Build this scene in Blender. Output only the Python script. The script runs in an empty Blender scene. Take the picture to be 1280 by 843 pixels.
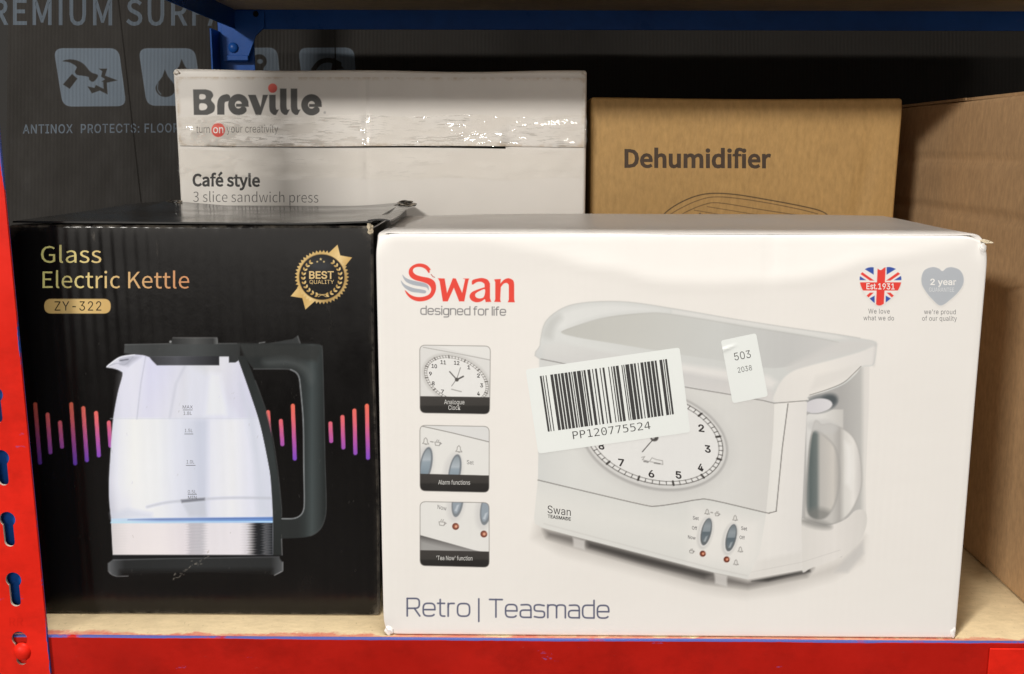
import bpy, bmesh, math, random
import numpy as np
from mathutils import Vector, Matrix
from mathutils.geometry import delaunay_2d_cdt

# ------------------------------------------------------------------ camera
R_ = math.radians
H = 0.3487                       # camera height above the shelf board
FPX = 1300.0                     # focal length in pixels of the 1280 px wide photograph
PITCH, YAW, ROLL = R_(10.3), R_(-0.43), R_(0.18)
CAM = np.array([0.0, -2.012 * H, H])
F3 = np.array([math.sin(YAW) * math.cos(PITCH), math.cos(YAW) * math.cos(PITCH), -math.sin(PITCH)])
R0 = np.array([math.cos(YAW), -math.sin(YAW), 0.0])
U0 = np.cross(R0, F3)
R3 = R0 * math.cos(ROLL) + U0 * math.sin(ROLL)
U3 = -R0 * math.sin(ROLL) + U0 * math.cos(ROLL)
scene = bpy.context.scene
COL = scene.collection
cam_d = bpy.data.cameras.new('camera')
cam_d.sensor_fit = 'HORIZONTAL'; cam_d.sensor_width = 36.0
cam_d.lens = 36.0 * FPX / 1280.0
cam_d.clip_start = 0.01; cam_d.clip_end = 200
cam = bpy.data.objects.new('camera', cam_d); COL.objects.link(cam)
M = Matrix(((R3[0], U3[0], -F3[0], CAM[0]), (R3[1], U3[1], -F3[1], CAM[1]), (R3[2], U3[2], -F3[2], CAM[2]), (0, 0, 0, 1)))
cam.matrix_world = M
scene.camera = cam

# ------------------------------------------------------------------ light (indoor aisle lamps, dim ambient)
world = bpy.data.worlds.new('World'); scene.world = world; world.use_nodes = True
bgn = world.node_tree.nodes['Background']
bgn.inputs[0].default_value = (1.0, 0.93, 0.84, 1); bgn.inputs[1].default_value = 0.04
def lamp(name, loc, target, power, sx, sy, col):
    d = bpy.data.lights.new(name, 'AREA'); d.shape = 'RECTANGLE'; d.size = sx; d.size_y = sy
    d.energy = power; d.color = col
    o = bpy.data.objects.new(name, d); COL.objects.link(o); o.location = loc
    o.rotation_euler = (Vector(target) - Vector(loc)).to_track_quat('-Z', 'Y').to_euler()
    return o
lamp('aisle_lamp', (0.6, -6.2, 2.74), (0, 0.2, 0.25), 80, 1.8, 0.12, (1, 0.95, 0.88))
lamp('aisle_lamp', (-3.1, -4.8, 2.37), (0, 0.2, 0.3), 240, 1.0, 0.15, (1, 0.95, 0.88))
lamp('overhead_lamp', (0.25, -0.14, 3.1), (0.1, 0.0, 0.2), 150, 1.4, 0.06, (1, 0.96, 0.90))
lamp('aisle_fill', (0.0, -4.0, 0.60), (0, 0.2, 0.25), 34, 4.5, 1.9, (1, 0.94, 0.87))  # broad added fill standing in for light bounced from the aisle
scene.view_settings.view_transform = 'Standard'
scene.view_settings.look = 'None'
scene.view_settings.exposure = 0.11
scene.view_settings.gamma = 1.0
scene.view_settings.use_curve_mapping = False

# ------------------------------------------------------------------ helpers: pixels, colours, objects
def rays(px, py):
    px = np.asarray(px, float); py = np.asarray(py, float)
    a = (px - 640.0) / FPX; b = -(py - 421.5) / FPX
    return F3 + a[..., None] * R3 + b[..., None] * U3
def hit(px, py, o, n):
    d = rays(px, py); t = np.dot(np.asarray(o) - CAM, n) / (d @ np.asarray(n, float))
    return CAM + d * t[..., None]
def on_y(px, py, Y): return hit(px, py, (0, Y, 0), (0, 1, 0))
def on_z(px, py, Z): return hit(px, py, (0, 0, Z), (0, 0, 1))
def on_x(px, py, X): return hit(px, py, (X, 0, 0), (1, 0, 0))
def s2l(c):
    c = np.asarray(c, float) / 255.0
    return np.where(c <= 0.04045, c / 12.92, ((c + 0.055) / 1.055) ** 2.4)
PAPER = np.array([238.0, 230.0, 219.0])
BASEW = np.array([0.80, 0.785, 0.765])
def ink(c):                                     # colour as printed, relative to the white of the paper
    return np.clip(s2l(c) / s2l(PAPER) * BASEW, 0.0, 0.9)

def root(name, label, cat, loc, group=None):
    o = bpy.data.objects.new(name, None); COL.objects.link(o); o.location = loc
    o.empty_display_size = 0.05
    o['label'] = label; o['category'] = cat
    if group: o['group'] = group
    return o
def mesh_obj(name, verts, faces, mat, parent=None, smooth=False, local=False):
    v = np.asarray(verts, float)
    if parent is not None and not local:
        w = Vector((0, 0, 0)); p = parent
        while p is not None: w += p.location; p = p.parent
        v = v - np.array(w)
    me = bpy.data.meshes.new(name)
    me.from_pydata(v.tolist(), [], faces)
    me.update()
    if smooth: me.polygons.foreach_set('use_smooth', [True] * len(me.polygons))
    mats = mat if isinstance(mat, (list, tuple)) else [mat]
    for m in mats: me.materials.append(m)
    o = bpy.data.objects.new(name, me); COL.objects.link(o)
    if parent is not None: o.parent = parent
    return o
def set_cols(o, cols):                           # linear rgb per vertex
    me = o.data
    a = me.color_attributes.new('Col', 'FLOAT_COLOR', 'POINT')
    c = np.ones((len(me.vertices), 4)); c[:, :3] = cols
    a.data.foreach_set('color', c.ravel())

class MB:                                        # a small mesh collector
    def __init__(s): s.v = []; s.f = []; s.mi = []
    def add(s, v, f, m=0):
        b = len(s.v); s.v += [tuple(p) for p in v]; s.f += [tuple(i + b for i in q) for q in f]; s.mi += [m] * len(f)
    def box(s, x0, x1, y0, y1, z0, z1, m=0):
        v = [(x, y, z) for x in (x0, x1) for y in (y0, y1) for z in (z0, z1)]
        s.add(v, [(0, 1, 3, 2), (4, 6, 7, 5), (0, 4, 5, 1), (2, 3, 7, 6), (0, 2, 6, 4), (1, 5, 7, 3)], m)
    def build(s, name, mat, parent=None, bevel=0, smooth=False):
        o = mesh_obj(name, s.v, s.f, mat, parent, smooth)
        o.data.polygons.foreach_set('material_index', s.mi)
        bm = bmesh.new(); bm.from_mesh(o.data); bmesh.ops.recalc_face_normals(bm, faces=bm.faces)
        if bevel:
            bmesh.ops.bevel(bm, geom=[e for e in bm.edges if e.calc_face_angle(0) > 0.5], offset=bevel, segments=2, affect='EDGES', profile=0.5)
        bm.to_mesh(o.data); bm.free()
        return o

rng = np.random.default_rng(7)
def wobble(seed, n=7, lo=8, hi=40):              # smooth pseudo-random field of two coordinates, about -1..1
    r = np.random.default_rng(seed)
    k = r.uniform(lo, hi, n); an = r.uniform(0, 2 * math.pi, n); ph = r.uniform(0, 6.28, n); am = 1 / np.sqrt(k)
    am = am / am.sum() * 1.6
    def fn(a, b):
        a = np.asarray(a, float); b = np.asarray(b, float); s = 0
        for i in range(n): s = s + am[i] * np.sin(k[i] * (a * math.cos(an[i]) + b * math.sin(an[i])) + ph[i])
        return s
    return fn
def smooth01(t): t = np.clip(t, 0, 1); return t * t * (3 - 2 * t)

# ------------------------------------------------------------------ materials
def nt(name):
    m = bpy.data.materials.new(name); m.use_nodes = True
    t = m.node_tree; b = t.nodes['Principled BSDF']
    return m, t, b
def N(t, typ, **kw):
    n = t.nodes.new(typ)
    for k, v in kw.items(): setattr(n, k, v)
    return n
def L(t, a, b): t.links.new(a, b)
def noise(t, vec, scale, detail=4, rough=0.55, stretch=None):
    if stretch is not None:
        mp = N(t, 'ShaderNodeMapping'); mp.inputs['Scale'].default_value = stretch
        L(t, vec, mp.inputs['Vector']); vec = mp.outputs[0]
    n = N(t, 'ShaderNodeTexNoise'); n.inputs['Scale'].default_value = scale
    n.inputs['Detail'].default_value = detail; n.inputs['Roughness'].default_value = rough
    L(t, vec, n.inputs['Vector']); return n.outputs['Fac']
def ramp(t, fac, stops):
    r = N(t, 'ShaderNodeValToRGB'); e = r.color_ramp.elements
    while len(e) < len(stops): e.new(0.5)
    for i, (p, c) in enumerate(stops):
        e[i].position = p; e[i].color = (c, c, c, 1) if not hasattr(c, '__len__') else (*c[:3], 1)
    L(t, fac, r.inputs[0]); return r.outputs[0]
def mixc(t, fac, a, b, mode='MIX'):
    m = N(t, 'ShaderNodeMix', data_type='RGBA', blend_type=mode)
    for sock, v in ((m.inputs[0], fac), (m.inputs[6], a), (m.inputs[7], b)):
        if hasattr(v, 'is_output'): L(t, v, sock)
        elif hasattr(v, '__len__'): sock.default_value = (*v[:3], 1)
        else: sock.default_value = v
    return m.outputs[2]
def math_n(t, op, a, b=None, clamp=False):
    m = N(t, 'ShaderNodeMath', operation=op); m.use_clamp = clamp
    for sock, v in ((m.inputs[0], a), (m.inputs[1], b)):
        if v is None: continue
        if hasattr(v, 'is_output'): L(t, v, sock)
        else: sock.default_value = v
    return m.outputs[0]

def carton_mat(name, color=None, rough=0.45, spec=0.4, ribs=0.0, rib_scale=200, mott=0.06, fibre=0.0, bump=0.25, wear=None, coat=0.0, rib_col=0.0, edge=None):
    """Printed board. color None = read the print from the 'Col' attribute. Same relief for board and print on it."""
    m, t, b = nt(name)
    tc = N(t, 'ShaderNodeTexCoord'); P = tc.outputs['Object']
    if color is None:
        at = N(t, 'ShaderNodeAttribute'); at.attribute_name = 'Col'; c = at.outputs['Color']
    else:
        rgb = N(t, 'ShaderNodeRGB'); rgb.outputs[0].default_value = (*color, 1); c = rgb.outputs[0]
    big = noise(t, P, 9, 5, 0.6)
    c = mixc(t, 1.0, c, ramp(t, big, [(0.3, 1 - mott), (0.7, 1.0)]), 'MULTIPLY')
    if fibre:
        fb = noise(t, P, 260, 3, 0.7, (1, 1, 0.35))
        c = mixc(t, 1.0, c, ramp(t, fb, [(0.3, 1 - fibre), (0.72, 1.0)]), 'MULTIPLY')
    if wear is not None:                          # pale scuffs where the ink is rubbed off
        w1 = noise(t, P, 60, 8, 0.75, (1.0, 1, 0.25)); w2 = noise(t, P, 7, 3, 0.5)
        wf = math_n(t, 'MULTIPLY', ramp(t, w1, [(0.62, 0), (0.74, 1)]), ramp(t, w2, [(0.46, 0), (0.7, 1)]))
        c = mixc(t, math_n(t, 'MULTIPLY', wf, wear[1]), c, wear[0])
    if edge is not None:                          # rubbed folds: the ink is gone from the convex edges
        geo = N(t, 'ShaderNodeNewGeometry')
        ef = math_n(t, 'MULTIPLY', ramp(t, geo.outputs['Pointiness'], [(edge[2], 0), (edge[2] + 0.06, 1)]), ramp(t, noise(t, P, 90, 6, 0.75), [(0.42, 0), (0.60, 1)]))
        c = mixc(t, math_n(t, 'MULTIPLY', ef, edge[1]), c, edge[0])
    hgt = noise(t, P, 75, 5, 0.6)
    hs = math_n(t, 'MULTIPLY', hgt, bump)
    if ribs:
        wv = N(t, 'ShaderNodeTexWave', wave_type='BANDS', bands_direction='X')
        wv.inputs['Scale'].default_value = rib_scale; wv.inputs['Distortion'].default_value = 0.6; wv.inputs['Detail'].default_value = 1
        L(t, P, wv.inputs['Vector'])
        patch = ramp(t, noise(t, P, 14, 2, 0.5, (1, 1, 0.4)), [(0.35, 0.25), (0.65, 1.0)])
        hs = math_n(t, 'ADD', hs, math_n(t, 'MULTIPLY', math_n(t, 'MULTIPLY', wv.outputs['Fac'], patch), ribs))
        if rib_col:
            c = mixc(t, 1.0, c, ramp(t, wv.outputs['Fac'], [(0.1, 1 - rib_col), (0.8, 1.0)]), 'MULTIPLY')
    bp = N(t, 'ShaderNodeBump'); bp.inputs['Strength'].default_value = 0.5; bp.inputs['Distance'].default_value = 0.0006
    L(t, hs, bp.inputs['Height']); L(t, bp.outputs[0], b.inputs['Normal'])
    rr = ramp(t, noise(t, P, 22, 5, 0.65, (1, 1, 0.5)), [(0.3, max(rough - 0.08, 0.03)), (0.75, rough + 0.1)])
    L(t, rr, b.inputs['Roughness']); L(t, c, b.inputs['Base Color'])
    b.inputs['Specular IOR Level'].default_value = spec
    b.inputs['Coat Weight'].default_value = coat; b.inputs['Coat Roughness'].default_value = 0.12
    return m

def flat_mat(name, color, rough=0.5, spec=0.4, noise_amt=0.0, metallic=0.0):
    m, t, b = nt(name)
    b.inputs['Roughness'].default_value = rough; b.inputs['Specular IOR Level'].default_value = spec
    b.inputs['Metallic'].default_value = metallic
    tc = N(t, 'ShaderNodeTexCoord')
    c = mixc(t, 1.0, tuple(color), ramp(t, noise(t, tc.outputs['Object'], 40, 5, 0.6), [(0.3, 1 - noise_amt), (0.7, 1.0)]), 'MULTIPLY')
    L(t, c, b.inputs['Base Color'])
    return m

def paint_mat(name, color, chip, rough=0.38, chip_amt=0.7):
    """Brushed-on paint over another paint: uneven sheen, runs, small chips showing the coat below."""
    m, t, b = nt(name)
    tc = N(t, 'ShaderNodeTexCoord'); P = tc.outputs['Object']
    n1 = noise(t, P, 12, 6, 0.65); n2 = noise(t, P, 140, 4, 0.6)
    c = mixc(t, ramp(t, n1, [(0.3, 0), (0.75, 1)]), tuple(np.array(color) * 0.80), tuple(np.array(color) * 1.08))
    smear = noise(t, P, 24, 6, 0.7, (0.8, 1, 1.1))
    c = mixc(t, ramp(t, smear, [(0.48, 0), (0.66, 0.45)]), c, tuple(np.array(color) * 0.55))
    grime = noise(t, P, 5, 7, 0.7); c = mixc(t, ramp(t, grime, [(0.5, 0), (0.75, 0.55)]), c, tuple(np.array(color) * 0.45 + 0.004))
    scr = noise(t, P, 40, 8, 0.85, (0.6, 1, 2.5)); c = mixc(t, ramp(t, scr, [(0.655, 0), (0.69, 0.45)]), c, tuple(np.array(color) * 0.7 + 0.12))
    chipf = math_n(t, 'MULTIPLY', ramp(t, noise(t, P, 55, 7, 0.7, (0.5, 1, 1.5)), [(0.665, 0), (0.685, 1)]), chip_amt)
    c = mixc(t, chipf, c, tuple(chip))
    L(t, c, b.inputs['Base Color'])
    bp = N(t, 'ShaderNodeBump'); bp.inputs['Strength'].default_value = 0.35; bp.inputs['Distance'].default_value = 0.0008
    L(t, math_n(t, 'ADD', math_n(t, 'MULTIPLY', noise(t, P, 45, 5, 0.6), 0.8), math_n(t, 'MULTIPLY', n2, 0.25)), bp.inputs['Height'])
    L(t, bp.outputs[0], b.inputs['Normal'])
    L(t, ramp(t, n1, [(0.3, rough - 0.08), (0.7, rough + 0.12)]), b.inputs['Roughness'])
    b.inputs['Specular IOR Level'].default_value = 0.14
    return m

def board_mat(name, base=(0.70, 0.56, 0.345), red_edge=False):
    m, t, b = nt(name)
    tc = N(t, 'ShaderNodeTexCoord'); P = tc.outputs['Object']
    n1 = noise(t, P, 130, 6, 0.75, (0.6, 1.2, 1)); n2 = noise(t, P, 8, 4, 0.6); n3 = noise(t, P, 420, 3, 0.6, (1, 0.4, 1))
    b0 = np.array(base)
    c = mixc(t, ramp(t, n1, [(0.3, 0), (0.7, 1)]), tuple(b0 * 0.86), tuple(b0 * 1.10))
    c = mixc(t, ramp(t, n3, [(0.64, 0), (0.75, 0.6)]), c, tuple(b0 * 0.42))
    c = mixc(t, 1.0, c, ramp(t, n2, [(0.3, 0.8), (0.7, 1.05)]), 'MULTIPLY')
    if red_edge:                                  # brush overlap of the red paint on the front edge of the board
        sp = N(t, 'ShaderNodeSeparateXYZ'); L(t, P, sp.inputs[0])
        lim = math_n(t, 'ADD', math_n(t, 'MULTIPLY', noise(t, P, 28, 6, 0.7), 0.030), -0.0085)
        f = math_n(t, 'MULTIPLY', math_n(t, 'SUBTRACT', lim, math_n(t, 'ADD', sp.outputs['Y'], 0.3)), 350, clamp=True)
        f = math_n(t, 'MULTIPLY', f, ramp(t, n1, [(0.3, 0.35), (0.6, 0.9)]))
        c = mixc(t, f, c, (0.50, 0.10, 0.075))
    L(t, c, b.inputs['Base Color'])
    bp = N(t, 'ShaderNodeBump'); bp.inputs['Strength'].default_value = 0.4; bp.inputs['Distance'].default_value = 0.0006
    L(t, n1, bp.inputs['Height']); L(t, bp.outputs[0], b.inputs['Normal'])
    b.inputs['Roughness'].default_value = 0.72; b.inputs['Specular IOR Level'].default_value = 0.25
    return m

def tape_mat(name, tint=(0.93, 0.92, 0.88), bump=0.0016, scale=(9, 9, 26), lo=0.12):
    """Clear packing tape: glossy film over transparency, finely crinkled."""
    m, t, b = nt(name)
    out = t.nodes['Material Output']; t.nodes.remove(b)
    tc = N(t, 'ShaderNodeTexCoord'); P = tc.outputs['Object']
    tr = N(t, 'ShaderNodeBsdfTransparent'); tr.inputs[0].default_value = (*tint, 1)
    gl = N(t, 'ShaderNodeBsdfGlossy'); gl.inputs['Roughness'].default_value = 0.06
    mx = N(t, 'ShaderNodeMixShader'); lw = N(t, 'ShaderNodeLayerWeight'); lw.inputs[0].default_value = 0.35
    bp = N(t, 'ShaderNodeBump'); bp.inputs['Strength'].default_value = 1.0; bp.inputs['Distance'].default_value = bump
    n1 = noise(t, P, 9, 2.5, 0.6, scale); n2 = noise(t, P, 70, 2.5, 0.6, (0.38, 1, 2.2))
    L(t, math_n(t, 'ADD', math_n(t, 'MULTIPLY', n1, 1.0), math_n(t, 'MULTIPLY', n2, 1.6)), bp.inputs['Height'])
    L(t, bp.outputs[0], gl.inputs['Normal']); L(t, bp.outputs[0], lw.inputs['Normal'])
    patch = ramp(t, noise(t, P, 30, 4, 0.6, (0.6, 1, 2.0)), [(0.44, 0.10), (0.58, 1.0)])
    L(t, math_n(t, 'MULTIPLY', math_n(t, 'ADD', math_n(t, 'MULTIPLY', lw.outputs['Fresnel'], 0.5), lo, clamp=True), patch), mx.inputs[0])
    L(t, tr.outputs[0], mx.inputs[1]); L(t, gl.outputs[0], mx.inputs[2]); L(t, mx.outputs[0], out.inputs['Surface'])
    return m

WHITE = tuple(BASEW)
W_KW = dict(rough=0.40, spec=0.42, mott=0.03, bump=0.35, ribs=0.10, rib_scale=55)
M_white = carton_mat('white_gloss_board', WHITE, **W_KW)
M_white_print = carton_mat('white_board_print', None, **W_KW)
BLACK = tuple(ink((19, 17, 16)))
K_KW = dict(rough=0.19, spec=0.32, mott=0.25, bump=0.30, ribs=0.55, rib_scale=38, wear=((0.30, 0.27, 0.23), 0.75))
M_black = carton_mat('black_gloss_board', BLACK, edge=((0.42, 0.37, 0.30), 0.85, 0.51), **K_KW)
M_black_top = carton_mat('black_gloss_top_lit', tuple(ink((34, 33, 31))), rough=0.19, spec=0.55, mott=0.3, bump=0.15, wear=((0.30, 0.27, 0.23), 0.4))  # paler than the body board: the lit look of the top is in the colour
K_PR = dict(K_KW, wear=None, mott=0.04)
M_black_print = carton_mat('black_board_print', None, **K_PR)
GREYW = tuple(BASEW * np.array([0.84, 0.825, 0.80]))
B_KW = dict(rough=0.42, spec=0.4, mott=0.08, bump=0.5)
M_press = carton_mat('grey_white_board', GREYW, edge=((0.45, 0.36, 0.26), 0.7, 0.515), **B_KW)
M_press_print = carton_mat('grey_white_print', None, **B_KW)
KRAFT = (0.47, 0.29, 0.11)
D_KW = dict(rough=0.62, spec=0.25, mott=0.12, fibre=0.24, bump=0.5, ribs=0.35, rib_scale=45)
M_kraft = carton_mat('kraft_board', KRAFT, edge=((0.30, 0.19, 0.09), 0.6, 0.515), **D_KW)
M_kraft_print = carton_mat('kraft_print', None, **D_KW)
M_kraft_pale = carton_mat('kraft_plain_board', (0.64, 0.415, 0.225), rough=0.7, spec=0.2, mott=0.12, fibre=0.26, bump=0.5, ribs=0.8, rib_scale=60, rib_col=0.08)
CORREX = tuple(s2l((36, 34, 32)))
X_KW = dict(rough=0.5, spec=0.06, mott=0.12, bump=0.2, ribs=0.5, rib_scale=62, rib_col=0.14)
M_sheet = carton_mat('fluted_plastic', CORREX, **X_KW)
M_sheet_print = carton_mat('fluted_plastic_print', None, **X_KW)
M_torn = carton_mat('torn_board', (0.62, 0.54, 0.40), rough=0.85, spec=0.1, mott=0.3, fibre=0.3, bump=1.2)
M_label = carton_mat('label_paper', tuple(ink((236, 235, 226))), rough=0.5, spec=0.35, mott=0.03, bump=0.15)
M_label_ink = carton_mat('label_ink', tuple(ink((62, 60, 58))), rough=0.5, spec=0.35, mott=0.1, bump=0.15)
M_dark = flat_mat('dark_gap', (0.012, 0.011, 0.010), 0.9, 0.05)
M_red = paint_mat('red_rack_paint', (0.72, 0.018, 0.008), (0.10, 0.10, 0.33), chip_amt=0.5)
M_blue = paint_mat('blue_rack_paint', (0.012, 0.085, 0.36), (0.10, 0.08, 0.25), rough=0.33, chip_amt=0.15)
M_bare = flat_mat('bare_primer', (0.62, 0.52, 0.43), 0.6, 0.3, 0.2)
M_board = board_mat('chipboard', red_edge=True)
M_board2 = board_mat('chipboard_underside', (0.66, 0.52, 0.33))
M_tape = tape_mat('clear_tape', (0.985, 0.98, 0.97), 0.00055, (3, 7, 17), 0.16)
M_tape2 = tape_mat('clear_tape_flat', (0.99, 0.985, 0.975), 0.0003, (4, 4, 12), 0.05)
M_blackbox = carton_mat('black_board_far', (0.011, 0.009, 0.008), rough=0.7, spec=0.04, mott=0.2)
M_floor = flat_mat('concrete', (0.09, 0.085, 0.08), 0.8, 0.2, 0.25)

# ------------------------------------------------------------------ surfaces that carry print
class Surf:
    def __init__(s, o, u, v, n, deform=None):
        s.o, s.u, s.v, s.n = [np.asarray(q, float) for q in (o, u, v, n)]; s.d = deform
    def pts(s, px, py, off):
        p = hit(px, py, s.o, s.n) - s.o
        a = p @ s.u; b = p @ s.v
        h = off + (s.d(a, b) if s.d else 0.0)
        return s.o + a[..., None] * s.u + b[..., None] * s.v + np.asarray(h)[..., None] * s.n * np.ones_like(a)[..., None]

def cr(pts, closed=True, n=6):                   # Catmull-Rom through points
    P = np.asarray(pts, float); m = len(P); out = []
    rngi = range(m) if closed else range(m - 1)
    for i in rngi:
        g = (lambda k: P[k % m]) if closed else (lambda k: P[min(max(k, 0), m - 1)])
        p0, p1, p2, p3 = g(i - 1), g(i), g(i + 1), g(i + 2)
        for j in range(n):
            t = j / n
            out.append(0.5 * (2 * p1 + (p2 - p0) * t + (2 * p0 - 5 * p1 + 4 * p2 - p3) * t * t + (3 * p1 - p0 - 3 * p2 + p3) * t ** 3))
    if not closed: out.append(P[-1])
    return np.array(out)
def ellp(cx, cy, rx, ry, ang=0, n=48, a0=0, a1=360):
    t = np.radians(np.linspace(a0, a1, n, endpoint=(a1 - a0) < 360)); c, s = math.cos(R_(ang)), math.sin(R_(ang))
    x, y = rx * np.cos(t), ry * np.sin(t)
    return np.stack([cx + x * c - y * s, cy + x * s + y * c], 1)
def rrect(q, r, n=5):                            # rounded quadrilateral from four corners
    q = np.asarray(q, float); out = []
    for i in range(len(q)):
        p, a, b = q[i], q[i - 1], q[(i + 1) % len(q)]
        da = (a - p) / np.linalg.norm(a - p); db = (b - p) / np.linalg.norm(b - p)
        A, B = p + da * r, p + db * r
        for j in range(n + 1):
            t = j / n; out.append((1 - t) ** 2 * A + 2 * t * (1 - t) * p + t * t * B)
    return np.array(out)
def G(p0, p1, stops):                            # linear gradient in print coordinates
    p0 = np.asarray(p0, float); p1 = np.asarray(p1, float); d = p1 - p0; dd = d @ d
    ts = [s[0] for s in stops]; cs = np.array([s[1] for s in stops], float)
    def fn(X, Y):
        t = ((X - p0[0]) * d[0] + (Y - p0[1]) * d[1]) / dd
        return np.stack([np.interp(t, ts, cs[:, k]) for k in range(3)], -1)
    return fn

class Canvas:
    """A flat print: a fine vertex grid lying on the board, each vertex carrying the ink colour."""
    def __init__(s, x0, y0, x1, y1, step, bg):
        s.step = step
        s.con = 1.0; s.bg = np.asarray(bg, float)
        s.xs = np.arange(x0, x1 + step, step); s.ys = np.arange(y0, y1 + step, step)
        s.X, s.Y = np.meshgrid(s.xs, s.ys); s.C = np.ones(s.X.shape + (3,)) * np.asarray(bg, float)
        s.T = np.zeros(s.X.shape, bool); s.clip = None
    def win(s, pts, pad):
        p = np.asarray(pts, float)
        i0 = np.searchsorted(s.ys, p[:, 1].min() - pad); i1 = np.searchsorted(s.ys, p[:, 1].max() + pad)
        j0 = np.searchsorted(s.xs, p[:, 0].min() - pad); j1 = np.searchsorted(s.xs, p[:, 0].max() + pad)
        return slice(i0, i1), slice(j0, j1)
    def put(s, w, al, col):
        X, Y = s.X[w], s.Y[w]
        if s.clip is not None: al = al * s.clip[w]
        c = col(X, Y) if callable(col) else np.ones(X.shape + (3,)) * np.asarray(col, float)
        s.C[w] = s.C[w] * (1 - al[..., None]) + c * al[..., None]
        s.T[w] |= al > 0.004
    def dist(s, w, P, closed, butt=False):
        X, Y = s.X[w], s.Y[w]; D = np.full(X.shape, 1e9); m = len(P)
        ns = m if closed else m - 1
        for i in range(ns):
            a, b = P[i], P[(i + 1) % m]; d = b - a; q = d @ d
            if q < 1e-12: continue
            t = ((X - a[0]) * d[0] + (Y - a[1]) * d[1]) / q
            tc = np.clip(t, 0, 1)
            e = np.hypot(X - a[0] - tc * d[0], Y - a[1] - tc * d[1])
            if butt and not closed:
                if i == 0: e = np.where(t < 0, e + 1e3, e)
                if i == ns - 1: e = np.where(t > 1, e + 1e3, e)
            D = np.minimum(D, e)
        return D
    def sd(s, w, P):
        X, Y = s.X[w], s.Y[w]; ins = np.zeros(X.shape, bool); m = len(P)
        for i in range(m):
            (xa, ya), (xb, yb) = P[i], P[(i + 1) % m]
            if ya == yb: continue
            c = ((ya > Y) != (yb > Y)) & (X < (xb - xa) * (Y - ya) / (yb - ya) + xa)
            ins ^= c
        D = s.dist(w, P, True)
        return np.where(ins, -D, D)
    def fill(s, pts, col, f=0.9, a=1.0, holes=()):
        P = np.asarray(pts, float); w = s.win(P, f + 1)
        if s.X[w].size == 0: return
        d = s.sd(w, P)
        for hp in holes: d = np.maximum(d, -s.sd(w, np.asarray(hp, float)))
        s.put(w, np.clip(0.5 - d / f, 0, 1) * a, col)
    def stroke(s, pts, wd, col, f=0.8, a=1.0, closed=False, butt=False):
        P = np.asarray(pts, float); w = s.win(P, wd / 2 + f + 1)
        if s.X[w].size == 0: return
        s.put(w, np.clip(0.5 - (s.dist(w, P, closed, butt) - wd / 2) / f, 0, 1) * a, col)
    def set_clip(s, pts, f=0.8):
        w = (slice(None), slice(None)); s.clip = np.clip(0.5 - s.sd(w, np.asarray(pts, float)) / f, 0, 1)
    def build(s, name, surf, mat, parent, off):
        ny, nx = s.X.shape
        keep = s.T[:-1, :-1] | s.T[1:, :-1] | s.T[:-1, 1:] | s.T[1:, 1:]
        idx = np.arange(ny * nx).reshape(ny, nx)
        q = np.stack([idx[1:, :-1][keep], idx[1:, 1:][keep], idx[:-1, 1:][keep], idx[:-1, :-1][keep]], 1)
        used, inv = np.unique(q, return_inverse=True); q = inv.reshape(q.shape)
        pts = surf.pts(s.X.ravel()[used], s.Y.ravel()[used], off)
        w = np.array(parent.matrix_world.translation) if False else np.array(parent.location)
        pts = pts - w
        me = bpy.data.meshes.new(name)
        me.vertices.add(len(pts)); me.vertices.foreach_set('co', pts.ravel())
        me.loops.add(q.size); me.loops.foreach_set('vertex_index', q.ravel().astype(np.int32))
        me.polygons.add(len(q)); me.polygons.foreach_set('loop_start', np.arange(0, q.size, 4, dtype=np.int32))
        me.update(calc_edges=True); me.validate()
        me.materials.append(mat)
        o = bpy.data.objects.new(name, me); COL.objects.link(o); o.parent = parent
        set_cols(o, ink(np.clip(s.bg + s.con * (s.C.reshape(-1, 3)[used] - s.bg), 0, 255)))
        return o

def poly_decal(name, surf, pts, mat, parent, off, grid=14.0, lift=None):
    """A flat piece (sticker, flap) cut to an outline given in print coordinates and laid on the surface."""
    P = np.asarray(pts, float)
    res = []
    for i in range(len(P)):                      # densify the outline
        a, b = P[i], P[(i + 1) % len(P)]; n = max(1, int(np.linalg.norm(b - a) / grid))
        res += [a + (b - a) * j / n for j in range(n)]
    P = np.array(res); m = len(P)
    xs = np.arange(P[:, 0].min() + grid / 2, P[:, 0].max(), grid); ys = np.arange(P[:, 1].min() + grid / 2, P[:, 1].max(), grid)
    inner = []
    for x in xs:
        for y in ys:
            c = False
            for i in range(m):
                (xa, ya), (xb, yb) = P[i], P[(i + 1) % m]
                if (ya > y) != (yb > y) and x < (xb - xa) * (y - ya) / (yb - ya) + xa: c = not c
            if c and np.min(np.hypot(P[:, 0] - x, P[:, 1] - y)) > grid * 0.45: inner.append((x, y))
    vs = [Vector(p) for p in P] + [Vector(p) for p in inner]
    v2, e2, f2, *_ = delaunay_2d_cdt(vs, [(i, (i + 1) % m) for i in range(m)], [], 1, 1e-5)
    A = np.array([(v.x, v.y) for v in v2])
    W = surf.pts(A[:, 0], A[:, 1], off + (lift(A[:, 0], A[:, 1]) if lift else 0.0))
    faces = [tuple(f) for f in f2]
    # orient outwards
    f0 = faces[0]; nn = np.cross(W[f0[1]] - W[f0[0]], W[f0[2]] - W[f0[0]])
    if nn @ surf.n < 0: faces = [tuple(reversed(f)) for f in faces]
    return mesh_obj(name, W, faces, mat, parent)

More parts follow.
